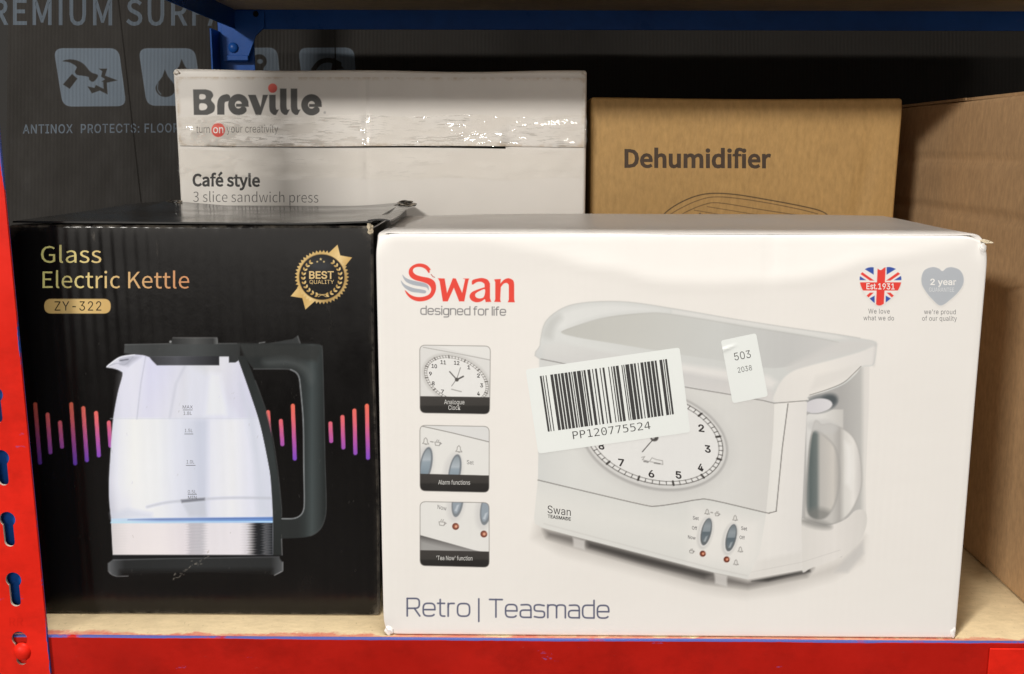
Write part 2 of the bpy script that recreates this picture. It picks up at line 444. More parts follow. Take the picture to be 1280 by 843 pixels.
import os
def bundled_font(fn):                            # a typeface that ships inside Blender itself; falls back to the built-in one
    for kind in ('LOCAL', 'SYSTEM'):
        p = os.path.join(bpy.utils.resource_path(kind) or '', 'datafiles', 'fonts', fn)
        if os.path.exists(p):
            try: return bpy.data.fonts.load(p)
            except Exception: return None
    return None
FONT_SANS = bundled_font('Inter.woff2'); FONT_MONO = bundled_font('DejaVuSansMono.woff2'); FONT_ALT = bundled_font('Noto Sans CJK Regular.woff2')
_tcache = {}
def text_geo(s, bold=0.0, shear=0.0, space=1.0, font=None):
    k = (s, bold, shear, space, font and font.name)
    if k not in _tcache:
        c = bpy.data.curves.new('lettering', 'FONT'); c.body = s; c.size = 1.0; c.shear = shear
        c.space_character = space
        if font is not None: c.font = font
        c.resolution_u = 3; c.fill_mode = 'FRONT'
        o = bpy.data.objects.new('lettering', c); COL.objects.link(o)
        bpy.context.view_layer.update()
        dg = bpy.context.evaluated_depsgraph_get()
        me = bpy.data.meshes.new_from_object(o.evaluated_get(dg))
        V = np.array([v.co[:2] for v in me.vertices]); Fc = [tuple(p.vertices) for p in me.polygons]
        bpy.data.meshes.remove(me); bpy.data.objects.remove(o); bpy.data.curves.remove(c)
        if bold:                                 # heavier or lighter weight: move the outline along its normals
            cnt = {}
            for f in Fc:
                p = V[list(f)]; ar = np.sum(p[:, 0] * np.roll(p[:, 1], -1) - np.roll(p[:, 0], -1) * p[:, 1])
                g = f if ar > 0 else f[::-1]
                for a_, b_ in zip(g, g[1:] + g[:1]): cnt[(a_, b_)] = 1
            NV = np.zeros_like(V); cn = {}
            for (a_, b_) in cnt:
                if (b_, a_) in cnt: continue
                d = V[b_] - V[a_]; l = np.hypot(*d)
                if l < 1e-7: continue
                nn = np.array([d[1], -d[0]]) / l
                for q in (a_, b_): cn.setdefault(q, []).append(nn)
            for q, ns in cn.items():
                m_ = np.mean(ns, 0); l = np.hypot(*m_)
                if l > 1e-6: NV[q] = m_ / l / max(l, 0.6)
            V = V + NV * bold
        _tcache[k] = (V, Fc)
    return _tcache[k]
CAPH = {}
def text(name, surf, s, x0, x1, yb, cap, mat, parent, off, slope=0.0, bold=0.0, shear=0.0, cols=None, lean=0.0, space=1.0, mono=False, alt=False):
    """Lettering: left/right ends and baseline in print coordinates; slope = rise of the baseline per unit (down positive)."""
    font = FONT_MONO if mono else FONT_ALT if alt else FONT_SANS
    if font not in CAPH: CAPH[font] = text_geo('H', font=font)[0][:, 1].max()
    V, Fc = text_geo(s, bold, shear, space, font)
    mn, mx_ = V[:, 0].min(), V[:, 0].max()
    u = (V[:, 0] - mn) / (mx_ - mn) * (x1 - x0); h = V[:, 1] / CAPH[font] * cap
    px = x0 + u + lean * h; py = yb - h + slope * u
    W = surf.pts(px, py, off)
    faces = Fc
    f0 = faces[0]; nn = np.cross(W[f0[1]] - W[f0[0]], W[f0[2]] - W[f0[0]])
    if nn @ surf.n < 0: faces = [tuple(reversed(f)) for f in faces]
    o = mesh_obj(name, W, faces, mat, parent)
    if cols is not None: set_cols(o, ink(cols(px, py)))
    return o

# squarish stroke alphabet (unit x-height, widths in units), strokes as polylines
def _se(x0, y0, x1, y1, a0, a1, n=26, e=0.62):
    t = np.radians(np.linspace(a0, a1, n)); c, s = np.cos(t), np.sin(t)
    sx = np.sign(c) * np.abs(c) ** e; sy = np.sign(s) * np.abs(s) ** e
    return np.stack([(x0 + x1) / 2 + (x1 - x0) / 2 * sx, (y0 + y1) / 2 + (y1 - y0) / 2 * sy], 1)
def _p(*a): return np.array(a, float)
def glyph(ch):
    A = 1.38                                     # ascender / cap height
    if ch == 'o': return 1.06, [_se(0, 0, 1.06, 1, 0, 360)]
    if ch == 'e': return 1.03, [np.vstack([_p((0, .5), (1.03, .5)), _se(0, 0, 1.03, 1, 0, 318)])]
    if ch == 'a': return 0.96, [np.vstack([_p((.08, .98), (.5, 1)), _se(0, .2, .96, 1, 88, 0), _p((.96, 0))]), np.vstack([_p((.96, .57), (.4, .57)), _se(0, 0, .9, .57, 95, 265), _p((.96, 0))])]
    if ch == 's': return 0.92, [np.vstack([_p((.88, .94), (.5, 1)), _se(0, .5, .92, 1, 92, 268, 16), _se(0, 0, .92, .5, 88, -92, 16), _p((.02, .06))])]
    if ch == 'd': return 1.03, [np.vstack([_p((1.03, A), (1.03, 0), (.5, 0)), _se(0, 0, 1.0, 1, 268, 92), _p((1.03, 1))])]
    if ch == 'n': return 0.98, [_p((0, 0), (0, 1)), np.vstack([_p((0, .75)), _se(0, .5, .98, 1, 150, 0, 16, .7), _p((.98, 0))])]
    if ch == 'm': return 1.58, [_p((0, 0), (0, 1)), np.vstack([_p((0, .78)), _se(0, .5, .79, 1, 150, 0, 14, .7), _p((.79, 0))]), np.vstack([_p((.79, .78)), _se(.79, .5, 1.58, 1, 150, 0, 14, .7), _p((1.58, 0))])]
    if ch == 'r': return 0.52, [_p((0, 0), (0, 1)), np.vstack([_p((0, .7)), _se(0, .5, .75, 1, 150, 88, 10), _p((.52, 1))])]
    if ch == 't': return 0.56, [np.vstack([_p((.16, 1.3), (.16, .3)), _se(.16, 0, .8, .6, 180, 268, 8), _p((.56, 0))]), _p((-.06, 1), (.54, 1))]
    if ch == 'f': return 0.5, [np.vstack([_p((.16, 0), (.16, 1.1)), _se(.16, .8, .8, A, 180, 92, 8), _p((.54, A))]), _p((-.04, 1), (.5, 1))]
    if ch == 'i': return 0.0, [_p((0, 0), (0, 1)), _p((0, 1.3), (0, 1.38))]
    if ch == 'l': return 0.0, [_p((0, 0), (0, A))]
    if ch == 'g': return 1.0, [_se(0, 0, 1.0, 1, 0, 360), np.vstack([_p((1.0, 1), (1.0, -.1)), _se(0, -.4, 1.0, .2, 0, -92, 10), _p((.1, -.4))])]
    if ch == 'R': return 1.1, [_p((0, 0), (0, A)), np.vstack([_p((0, A), (.6, A)), _se(.1, .6, 1.06, A, 88, -88, 14), _p((0, .6))]), _p((.62, .6), (1.1, 0))]
    if ch == 'T': return 1.14, [_p((0, A), (1.14, A)), _p((.57, A), (.57, 0))]
    if ch == '|': return 0.0, [_p((0, -.22), (0, A + .1))]
    return 0.45, []
def stroke_text(cv, s, x0, x1, yb, xh, wd, col, slope=0.0, gap=0.2, f=0.9):
    tot = 0; items = []
    for ch in s:
        if ch == ' ': tot += 0.42; continue
        w, st = glyph(ch); items.append((tot, st)); tot += w + gap
    tot -= gap; k = (x1 - x0) / tot
    for o, st in items:
        for p in st:
            X = x0 + (p[:, 0] + o) * k; Y = yb - p[:, 1] * xh + (X - x0) * slope
            cv.stroke(np.stack([X, Y], 1), wd, col, f)

# ------------------------------------------------------------------ cartons
def axis_pts(a, b, r, cell):
    n = max(2, int((b - a - 2 * r) / cell))
    return np.concatenate([[a, a + r * 0.35, a + r * 0.7], np.linspace(a + r, b - r, n + 1), [b - r * 0.7, b - r * 0.35, b]])
def carton_body(name, mat, parent, x0, x1, y0, y1, z0, z1, r=0.003, cell=0.009, front=None, seed=1, amp=0.0012, bulge=0.002, top_bulge=0.0, tilt=None):
    ax = [axis_pts(x0, x1, r, cell), axis_pts(y0, y1, r, cell * 1.6), axis_pts(z0, z1, r, cell)]
    ids = {}; V = []; Fc = []
    def vid(i, j, k):
        key = (i, j, k)
        if key not in ids: ids[key] = len(V); V.append((ax[0][i], ax[1][j], ax[2][k]))
        return ids[key]
    n = [len(a) - 1 for a in ax]
    for i in range(n[0]):
        for k in range(n[2]):
            Fc.append((vid(i, 0, k), vid(i + 1, 0, k), vid(i + 1, 0, k + 1), vid(i, 0, k + 1)))
            Fc.append((vid(i, n[1], k), vid(i, n[1], k + 1), vid(i + 1, n[1], k + 1), vid(i + 1, n[1], k)))
    for j in range(n[1]):
        for k in range(n[2]):
            Fc.append((vid(0, j, k), vid(0, j, k + 1), vid(0, j + 1, k + 1), vid(0, j + 1, k)))
            Fc.append((vid(n[0], j, k), vid(n[0], j + 1, k), vid(n[0], j + 1, k + 1), vid(n[0], j, k + 1)))
    for i in range(n[0]):
        for j in range(n[1]):
            Fc.append((vid(i, j, 0), vid(i, j + 1, 0), vid(i + 1, j + 1, 0), vid(i + 1, j, 0)))
            Fc.append((vid(i, j, n[2]), vid(i + 1, j, n[2]), vid(i + 1, j + 1, n[2]), vid(i, j + 1, n[2])))
    P = np.array(V)
    lo = np.array([x0, y0, z0]); hi = np.array([x1, y1, z1])
    q = np.clip(P, lo + r, hi - r); d = P - q; ln = np.linalg.norm(d, axis=1, keepdims=True)
    P0 = q + d / np.maximum(ln, 1e-9) * r
    P = P0.copy()
    X, Y, Z = P0.T
    def hump(a, a0, a1): u = np.clip((a - a0) / (a1 - a0), 0, 1); return 1 - (2 * u - 1) ** 2
    w1, w2, w3 = wobble(seed), wobble(seed + 1), wobble(seed + 2)
    if front is None: front = lambda a, b: amp * 0.5 * w1(a, b)
    wf = np.clip(1 - (Y - y0) / 0.025, 0, 1)
    P[:, 1] -= wf * front(X, Z)
    wr = np.clip(1 - (x1 - X) / 0.025, 0, 1); wl = np.clip(1 - (X - x0) / 0.025, 0, 1)
    side = lambda a, b: amp * 0.6 * w2(a, b)
    P[:, 0] += wr * side(Y, Z) - wl * side(Y + 0.3, Z)
    wt = np.clip(1 - (z1 - Z) / 0.02, 0, 1)
    P[:, 2] += wt * (amp * w3(X, Y) + top_bulge * hump(X, x0, x1) * hump(Y, y0, y1))
    return mesh_obj(name, P, Fc, mat, parent, smooth=True)

def sheet(name, mat, parent, fn, nu, nv, thick, vec=(0, 0, 1)):
    """Thin board: fn(u,v)->point for u,v in 0..1, closed with a back face at thick along vec."""
    u, v = np.meshgrid(np.linspace(0, 1, nu + 1), np.linspace(0, 1, nv + 1))
    A = np.array([fn(a, b) for a, b in zip(u.ravel(), v.ravel())]); B = A + np.asarray(vec) * thick
    W = nu + 1; n = len(A); Fc = []
    for j in range(nv):
        for i in range(nu):
            a = j * W + i; Fc.append((a, a + 1, a + W + 1, a + W)); Fc.append((n + a, n + a + W, n + a + W + 1, n + a + 1))
    ring = [i for i in range(W)] + [j * W + nu for j in range(1, nv + 1)] + [nv * W + i for i in range(nu - 1, -1, -1)] + [j * W for j in range(nv - 1, 0, -1)]
    for i in range(len(ring)):
        a, b = ring[i], ring[(i + 1) % len(ring)]; Fc.append((b, a, n + a, n + b))
    o = mesh_obj(name, np.vstack([A, B]), Fc, mat, parent)
    bm = bmesh.new(); bm.from_mesh(o.data); bmesh.ops.recalc_face_normals(bm, faces=bm.faces); bm.to_mesh(o.data); bm.free()
    return o
def scrap(name, mat, parent, loc, size, seed, sub=3, rough=0.5):
    """A small crumpled bit of torn board."""
    bm = bmesh.new(); bmesh.ops.create_icosphere(bm, subdivisions=sub, radius=1.0)
    r = random.Random(seed); w = wobble(seed, 6, 2, 7); w2 = wobble(seed + 5, 6, 4, 12)
    V = np.array([v.co[:] for v in bm.verts])
    k = 1 + rough * w(V[:, 0] + V[:, 2], V[:, 1] - V[:, 2]) + 0.4 * rough * w2(V[:, 0] - V[:, 1], V[:, 2] + V[:, 1])
    V = V * np.maximum(k, 0.25)[:, None] * np.asarray(size) + np.asarray(loc)
    Fc = [tuple(v.index for v in f.verts) for f in bm.faces]; bm.free()
    return mesh_obj(name, V, Fc, mat, parent)

# ================================================================== the rack
PX0 = on_y(58.5, 795, -0.006)[0]                   # right edge of the red upright
PW = 0.0375
YB = 0.60                                         # depth of the bay
ZU = float(on_y(700, 13.5, YB - 0.006)[2])                                    # underside of the upper board
rack = root('shelving_rack', 'red and blue painted steel rack with chipboard shelves holding the boxed appliances', 'rack', (0, 0.3, -0.80))
# upright with keyholes
def upright(name, xr, w, yf, z0, z1, holes, mat, parent, flange_dir=1):
    c = bpy.data.curves.new(name, 'CURVE'); c.dimensions = '2D'; c.fill_mode = 'BOTH'
    def spl(pts):
        s = c.splines.new('POLY'); s.points.add(len(pts) - 1)
        for i, p in enumerate(pts): s.points[i].co = (p[0], p[1], 0, 1)
        s.use_cyclic_u = True
    spl([(xr - w, z0), (xr, z0), (xr, z1), (xr - w, z1)])
    hp = []
    for (hx, hz) in holes:
        r, sw, ln = 0.0056, 0.0037, 0.0165
        a0 = math.asin(sw / r)
        pts = [(hx + r * math.sin(t), hz + r * math.cos(t)) for t in np.linspace(-math.pi + a0, math.pi - a0, 22)]
        pts += [(hx + sw * math.cos(t), hz - ln + sw * math.sin(t)) for t in np.linspace(0, -math.pi, 10)]
        spl(pts); hp.append(pts)
    c.extrude = 0.0010
    o = bpy.data.objects.new(name, c); COL.objects.link(o); bpy.context.view_layer.update()
    me = bpy.data.meshes.new_from_object(o.evaluated_get(bpy.context.evaluated_depsgraph_get()))
    V = np.array([v.co[:] for v in me.vertices]); Fc = [tuple(p.vertices) for p in me.polygons]
    bpy.data.meshes.remove(me); bpy.data.objects.remove(o); bpy.data.curves.remove(c)
    P = np.stack([V[:, 0], yf + 0.0010 + V[:, 2], V[:, 1]], 1)
    mi = []
    for f in Fc:
        q = P[list(f)].mean(0); span = np.ptp(P[list(f)][:, 1])
        inside = any(abs(q[0] - hx) < 0.0075 and -0.0225 < q[2] - hz < 0.008 for hx, hz in holes)
        mi.append(1 if (span > 0.001 and inside) else 0)
    mb = MB(); mb.add(P, Fc)
    mb.mi = mi
    # the side flange of the angle, running back from the outer edge
    mb.box(xr - w + 0.0002, xr - w + 0.0022, yf + 0.0021, yf + 0.040, z0, z1, 0)
    ob = mb.build(name, [mat, M_bare], parent)
    return ob
pitch = 0.0452
hx = on_y(18, 727, -0.006)[0]; hz = on_y(18, 725, -0.006)[2]
holes = [(hx + 0.0000 * k, hz + pitch * k) for k in range(-18, 16)]
up = upright('front_upright', PX0, PW, -0.006, -0.80, 0.80, holes, M_red, rack)
up['label'] = 'red front upright with a row of keyhole slots'
lin = MB(); lin.box(PX0 - PW + 0.0024, PX0 - 0.004, 0.0030, 0.0048, -0.79, 0.79); lin.build('inner_plate', M_blue, rack)
for o_ in (up, bpy.data.objects['inner_plate']):  # the upright is a little out of plumb
    for v_ in o_.data.vertices: v_.co.x -= 0.0125 * (v_.co.z - 0.80)
# rivets seated in the slots at the two beams, stamped letters
surf_up = Surf((0, -0.006, 0), (1, 0, 0), (0, 0, 1), (0, -1, 0))
for kz in (0, -1):
    z = hz - pitch * (1 - kz) - 0.010
    bm = bmesh.new(); bmesh.ops.create_uvsphere(bm, u_segments=20, v_segments=12, radius=1)
    V = np.array([v.co[:] for v in bm.verts]) * np.array([0.0064, 0.0045, 0.0068]) + np.array([hx + 0.0012, -0.0052, z])
    mesh_obj('rivet', V, [tuple(v.index for v in f.verts) for f in bm.faces], M_red, rack, smooth=True); bm.free()
def post_mat():
    m = paint_mat('red_upright_paint', (0.72, 0.018, 0.008), (0.10, 0.10, 0.33), chip_amt=0.4)
    t = m.node_tree; b = t.nodes['Principled BSDF']; src = b.inputs['Base Color'].links[0].from_socket
    tc = N(t, 'ShaderNodeTexCoord'); P = tc.outputs['Object']; sp = N(t, 'ShaderNodeSeparateXYZ'); L(t, P, sp.inputs[0])
    lim = math_n(t, 'ADD', math_n(t, 'MULTIPLY', ramp(t, noise(t, P, 16, 6, 0.7), [(0.53, 0.0), (0.68, 1.0)]), -0.0013), float(PX0) + 0.0002)
    xs_ = math_n(t, 'ADD', sp.outputs['X'], math_n(t, 'MULTIPLY', math_n(t, 'ADD', sp.outputs['Z'], -0.80), 0.0125))
    f = math_n(t, 'MULTIPLY', math_n(t, 'SUBTRACT', xs_, lim), 6000, clamp=True)
    L(t, mixc(t, f, src, (0.05, 0.08, 0.34)), b.inputs['Base Color']); return m
up.data.materials[0] = post_mat()
M_red_dk = paint_mat('red_rack_stamp', (0.66, 0.016, 0.007), (0.1, 0.1, 0.33), chip_amt=0)
text('stamped_letters', surf_up, 'RR', 11.5, 29, 782.5, 10.5, M_red_dk, rack, 0.00012, slope=0.02, alt=True)

# lower beam: face plate with rolled top lip, seen from the front
def worn_mat():
    m = paint_mat('red_beam_paint', (0.43, 0.010, 0.005), (0.10, 0.12, 0.42), chip_amt=0.5)
    t = m.node_tree; b = t.nodes['Principled BSDF']; src = b.inputs['Base Color'].links[0].from_socket
    tc = N(t, 'ShaderNodeTexCoord'); P = tc.outputs['Object']; sp = N(t, 'ShaderNodeSeparateXYZ'); L(t, P, sp.inputs[0])
    n1 = noise(t, P, 24, 6, 0.7, (0.45, 1, 1))
    lim = math_n(t, 'ADD', math_n(t, 'MULTIPLY', ramp(t, n1, [(0.3, 0.0), (0.7, 1.0)]), -0.0013), 0.7999)  # local z of the lip
    f = math_n(t, 'MULTIPLY', math_n(t, 'SUBTRACT', sp.outputs['Z'], lim), 6000, clamp=True)
    c = mixc(t, math_n(t, 'MULTIPLY', f, ramp(t, noise(t, P, 15, 5, 0.7), [(0.34, 0.0), (0.42, 0.95)])), src, (0.05, 0.09, 0.32))
    L(t, c, b.inputs['Base Color']); return m
M_red_worn = worn_mat()
XR = 0.62                                         # the bay runs on to the right, out of the picture
ZB = 0.0                                          # board top
def beam(name, x0, x1, yf, zt, ht, mat, parent, back=1, lip=0.022):
    """Angle beam: face plate and a flange that carries the board, with a rounded bend."""
    t = 0.0022; prof = [(0, -ht), (0, -0.0012), (0.0005, -0.0004), (0.0013, 0.0), (t, 0.0), (t, -ht)]
    n = max(2, int((x1 - x0) / 0.02)); xs = np.linspace(x0, x1, n + 1)
    V = []; Fc = []; m = len(prof); w = wobble(31, 5, 6, 30)
    for x in xs:
        dy = 0.0005 * float(w(x, 0)); dz = 0.0003 * float(w(x, 1.0))
        V += [(x, yf + back * p[0] + dy, zt + p[1] + dz) for p in prof]
    for i in range(n):
        for j in range(m):
            a = i * m + j; b = i * m + (j + 1) % m; Fc.append((a, b, b + m, a + m))
    Fc += [tuple(range(m)), tuple(n * m + j for j in range(m - 1, -1, -1))]
    mb = MB(); mb.add(V, Fc)
    y0, y1 = sorted((yf + back * (t + 0.0004), yf + back * (t + lip)))
    mb.box(x0 + 0.001, x1 - 0.001, y0, y1, zt - 0.0215, zt - 0.0195)
    return mb.build(name, mat, parent, smooth=False)
bm_f = beam('front_beam', PX0 - 0.030, XR, -0.0032, 0.0005, 0.062, M_red_worn, rack)
bm_f['label'] = 'red painted front beam with blue showing along its worn top edge'
# overlapping end plate of the beam with a rounded pressed tab
xe = on_y(1236, 820, -0.004)[0]
pl = MB(); pl.box(xe, xe + 0.06, -0.0050, -0.0036, -0.060, -0.0035); pl.build('end_plate', M_red, bm_f, bevel=0.0006)
# boards
mb = MB(); mb.box(PX0 - 0.03, XR, -0.0006, YB, -0.019, -0.0003); mb.build('shelf_board', M_board, rack, bevel=0.0006)
mb = MB(); mb.box(PX0 - 0.02, XR, 0.004, YB - 0.008, ZU, ZU + 0.018); mb.build('upper_shelf_board', M_board2, rack, bevel=0.0008)
# upper beams (blue inside the rack; the front one red, above the picture)
BH = ZU - float(on_y(700, 37.5, YB - 0.006)[2])
mb = MB(); mb.box(PX0 - 0.03, XR, -0.0032, -0.0010, ZU - 0.020, ZU + 0.030); mb.box(PX0 - 0.028, XR - 0.002, -0.0008, 0.0220, ZU - 0.003, ZU - 0.001); mb.build('upper_front_beam', M_red, rack)
ybk = YB - 0.006
mb = MB(); mb.box(PX0 + 0.006, XR, ybk, ybk + 0.0022, ZU - BH, ZU + 0.004); mb.build('upper_rear_beam', M_blue, rack, bevel=0.0006)
mb = MB(); mb.box(PX0 - 0.006, PX0 - 0.0038, 0.004, ybk + 0.004, ZU - BH, ZU + 0.004); mb.build('upper_side_beam', M_blue, rack, bevel=0.0006)
mb = MB(); mb.box(PX0 + 0.004, XR, ybk, ybk + 0.0022, -0.060, -0.020); mb.build('rear_beam', M_blue, rack, bevel=0.0006)
mb = MB(); mb.box(PX0 - 0.006, PX0 - 0.0038, 0.004, ybk + 0.004, -0.060, -0.020); mb.build('side_beam', M_blue, rack, bevel=0.0006)
mb = MB(); mb.box(PX0 - 0.02, XR, 0.004, YB + 0.012, ZU + 0.52, ZU + 0.538); mb.build('unseen_shade_board', M_board2, rack, bevel=0.0008)  # unseen level, added to keep the overhead light off the back
mb = MB(); mb.box(PX0 - 0.03, XR, -0.0032, -0.0010, ZU + 0.50, ZU + 0.55); mb.build('unseen_shade_beam', M_red, rack)  # unseen beam of that added light-blocking level
mb = MB(); mb.box(PX0 - 0.04, XR + 0.5, YB - 0.0075, 1.30, ZU + 0.545, ZU + 0.563); mb.build('unseen_rear_shade_board', M_board2, rack, bevel=0.0008)  # unseen board added to block light from above behind the rack
# rear upright with gusset bracket
xq0 = on_y(274, 80, YB)[0]; xq1 = on_y(318.5, 80, YB)[0]
mb = MB(); mb.box(xq0, xq1, YB + 0.0005, YB + 0.0028, -0.80, 0.80); mb.box(xq0, xq0 + 0.0022, YB - 0.034, YB - 0.0002, -0.80, ZU - BH - 0.002)
mb.build('rear_upright', M_blue, rack, bevel=0.0006)
zt = ZU - BH; gx = xq1 - 0.004
gv = [(xq0 + 0.006, ZU - 0.002), (gx + 0.020, ZU - 0.002), (gx + 0.020, zt + 0.002), (gx + 0.009, zt - 0.008), (gx, zt - 0.030), (gx - 0.002, zt - 0.038), (xq0 + 0.008, zt - 0.038)]
mb = MB(); n = len(gv)
V = [(x, ybk - 0.0035, z) for x, z in gv] + [(x, ybk - 0.0008, z) for x, z in gv]
mb.add(V, [tuple(range(n)), tuple(range(2 * n - 1, n - 1, -1))] + [(i, (i + 1) % n, n + (i + 1) % n, n + i) for i in range(n)])
gus = mb.build('gusset_bracket', M_blue, rack, bevel=0.0005)
def bolt(parent, x, y, z, r, mat):
    bm = bmesh.new(); bmesh.ops.create_uvsphere(bm, u_segments=16, v_segments=8, radius=1)
    V = np.array([v.co[:] for v in bm.verts]) * np.array([r, r * 0.55, r]) + np.array([x, y, z])
    mesh_obj('rivet', V, [tuple(v.index for v in f.verts) for f in bm.faces], mat, parent, smooth=True); bm.free()
bolt(gus, (xq0 + gx) / 2 + 0.001, ybk - 0.0042, zt - 0.022, 0.0062, M_blue)
bolt(gus, gx + 0.010, ybk - 0.0042, zt + 0.017, 0.0035, M_dark)
mb = MB(); mb.box(xq0 + 0.013, gx - 0.001, ybk - 0.0062, ybk - 0.0042, zt - 0.037, zt - 0.031); mb.build('bracket_lip', M_blue, gus, bevel=0.0006)

# floor under the rack
mb = MB(); mb.box(-3, 3, -3, 3, -0.85, -0.80); fo = mb.build('floor', M_floor); fo['kind'] = 'structure'; fo['label'] = 'concrete floor under the rack'; fo['category'] = 'floor'

# ================================================================== box 1: white tea maker carton
WY = 0.0035
wx0 = (on_y(479, 794, WY)[0] + on_y(470, 290, WY)[0]) / 2; wx1 = (on_y(1196, 799, WY)[0] + on_y(1236.5, 295, WY)[0]) / 2
WZ = (on_y(470, 292, WY)[2] + on_y(1236, 296, WY)[2]) / 2
WD = 0.190
white = root('tea_maker_carton', 'glossy white carton printed with a tea maker and clock, standing on the shelf edge', 'box', ((wx0 + wx1) / 2, WY, 0))
fw1, fw2 = wobble(11, 6, 8, 26), wobble(12, 7, 30, 70)
_cr = [(470, 292), (600, 298), (680, 315), (705, 322), (730, 331), (770, 335), (786, 339), (800, 345), (832, 351), (900, 352.5), (960, 350), (1000, 348), (1040, 339), (1080, 325), (1140, 317), (1200, 306), (1228, 298), (1245, 292)]
_crp = np.array([on_y(a, b, WY) for a, b in _cr])
_vx2 = float(on_y(965, 320, WY)[0])
def white_front(x, z):                           # outward relief of the front panel; above a bent crease it leans back
    x = np.asarray(x, float); z = np.asarray(z, float)
    u = (x - wx0) / (wx1 - wx0); w = z / WZ
    edge = smooth01(np.minimum(np.minimum(u, 1 - u) * 12, np.minimum(w, 1 - w) * 9))
    lim = np.interp(x, _crp[:, 0], _crp[:, 2])
    h = np.maximum(z - lim + 0.0015, 0); ridge = 0.00025 * np.exp(-((z - lim) / 0.005) ** 2) * smooth01((WZ - lim) / 0.02)
    lean = 0.105 * h * h / (h + 0.0014)
    dents = 0.0004 * np.exp(-((x - _vx2) / 0.0035) ** 2) * smooth01((z - 0.25) / 0.02)
    return edge * (0.0004 * fw1(x, z) + 0.00016 * fw2(x, z)) - lean + ridge - dents
wb = carton_body('carton_body', M_white, white, wx0, wx1, WY, WY + WD, 0.0, WZ, r=0.0018, cell=0.004, front=white_front, seed=41, amp=0.0003, top_bulge=0.0)
SW = Surf((0, WY, 0), (1, 0, 0), (0, 0, 1), (0, -1, 0), white_front)
O1, O2, O3, O4 = 0.00002, 0.000045, 0.00014, 0.00018
PW_ = PAPER

# --- tea maker picture
cv = Canvas(655, 368, 1100, 752, 0.9, PAPER)
base = lambda c: np.array(c, float)
# floor shadow and reflection under the machine
cv.fill([(672, 655), (720, 672), (892, 716), (935, 726), (1015, 712), (1056, 697), (1080, 672), (1076, 700), (1040, 722), (985, 738), (930, 745), (880, 738), (800, 716), (700, 690), (668, 672)], (198, 190, 180), f=16, a=0.62)
cv.fill([(680, 662), (740, 674), (830, 700), (895, 716), (935, 727), (990, 718), (1016, 710), (1008, 720), (935, 735), (880, 728), (800, 706), (730, 686), (684, 672)], (112, 106, 100), f=9, a=0.75)
cv.fill([(735, 678), (830, 702), (890, 718), (880, 722), (800, 703), (736, 684)], (70, 66, 62), f=7, a=0.7)
cv.fill([(940, 727), (1012, 711.5), (1013, 715), (960, 727)], (60, 57, 54), f=4, a=0.8)
for q in ([(716, 672), (731, 676), (731, 688), (717, 684)], [(893, 716), (909, 720), (909, 734), (894, 730)]):
    cv.fill(q, (214, 207, 198), f=3, a=0.85)
cv.fill([(1056, 698), (1079, 676), (1080, 692), (1060, 716), (1043, 716)], (206, 200, 192), f=5, a=0.7)
# right bay back panel
cv.fill([(1008, 478), (1087, 452), (1086, 512), (1082, 604), (1083, 655), (1052, 697), (1002, 700), (1002, 640)], G((1008, 0), (1087, 0), [(0, (190, 185, 178)), (0.55, (184, 179, 172)), (0.85, (198, 193, 185)), (0.92, (226, 219, 209)), (1, (231, 223, 213))]))
# mug
cv.fill([(1008, 520), (1018, 512), (1054, 512), (1054, 560), (1056, 650), (1008, 652)], G((1008, 0), (1056, 0), [(0, (222, 217, 209)), (0.4, (228, 222, 213)), (1, (206, 200, 191))]), f=2)
cv.fill(ellp(1026, 505, 21, 11, -12), (140, 140, 137), f=4)
cv.fill(ellp(1036, 501, 11, 8, -20), (92, 96, 96), f=6, a=0.8)
cv.fill(ellp(1022.5, 507.5, 18, 9, -8), G((1005, 0), (1042, 0), [(0, (214, 208, 206)), (1, (226, 220, 216))]), f=1.6)
cv.stroke(cr([(1008, 517), (1022, 517), (1036, 512), (1041, 506)], False), 1.2, (170, 166, 161), a=0.6)
# handle opening and handle
inner = cr([(1016, 540), (1034, 548), (1045, 563), (1049.5, 588), (1048, 612.7), (1041.8, 634), (1031, 648), (1015.5, 648), (1008, 634), (1009, 590)])
cv.fill(inner, G((1008, 0), (1050, 0), [(0, (150, 150, 145)), (0.12, (112, 118, 114)), (0.3, (128, 132, 127)), (0.42, (196, 190, 181)), (0.8, (212, 204, 193)), (1, (180, 174, 166))]), f=2)
cv.fill(ellp(1026, 645, 18, 9, 10), (140, 137, 130), f=8, a=0.7)
outer = cr([(1016, 535), (1028, 531), (1042, 531), (1062, 542), (1072.6, 560), (1077, 588), (1075.7, 612.7), (1065, 637.4), (1052.6, 649.8), (1034, 656), (1012.5, 651), (1006, 640)])
cv.fill(outer, G((1040, 0), (1078, 0), [(0, (205, 199, 190)), (0.25, (186, 180, 172)), (0.42, (221, 215, 205)), (0.7, (233, 226, 216)), (1, (205, 198, 190))]), f=1.4, holes=[inner])
cv.stroke(outer, 1.6, (182, 176, 168), f=2.2, closed=True, a=0.6)
cv.stroke(inner, 2.0, (168, 163, 156), f=2.5, closed=True, a=0.55)
cv.fill([(1056, 552), (1064, 558), (1067, 590), (1064, 612), (1057, 604), (1058, 575)], (240, 234, 225), f=7, a=0.7)
cv.fill(cr([(1008, 530), (1030, 524), (1048, 533), (1040, 542), (1018, 540)]), (206, 201, 194), f=5, a=0.6)
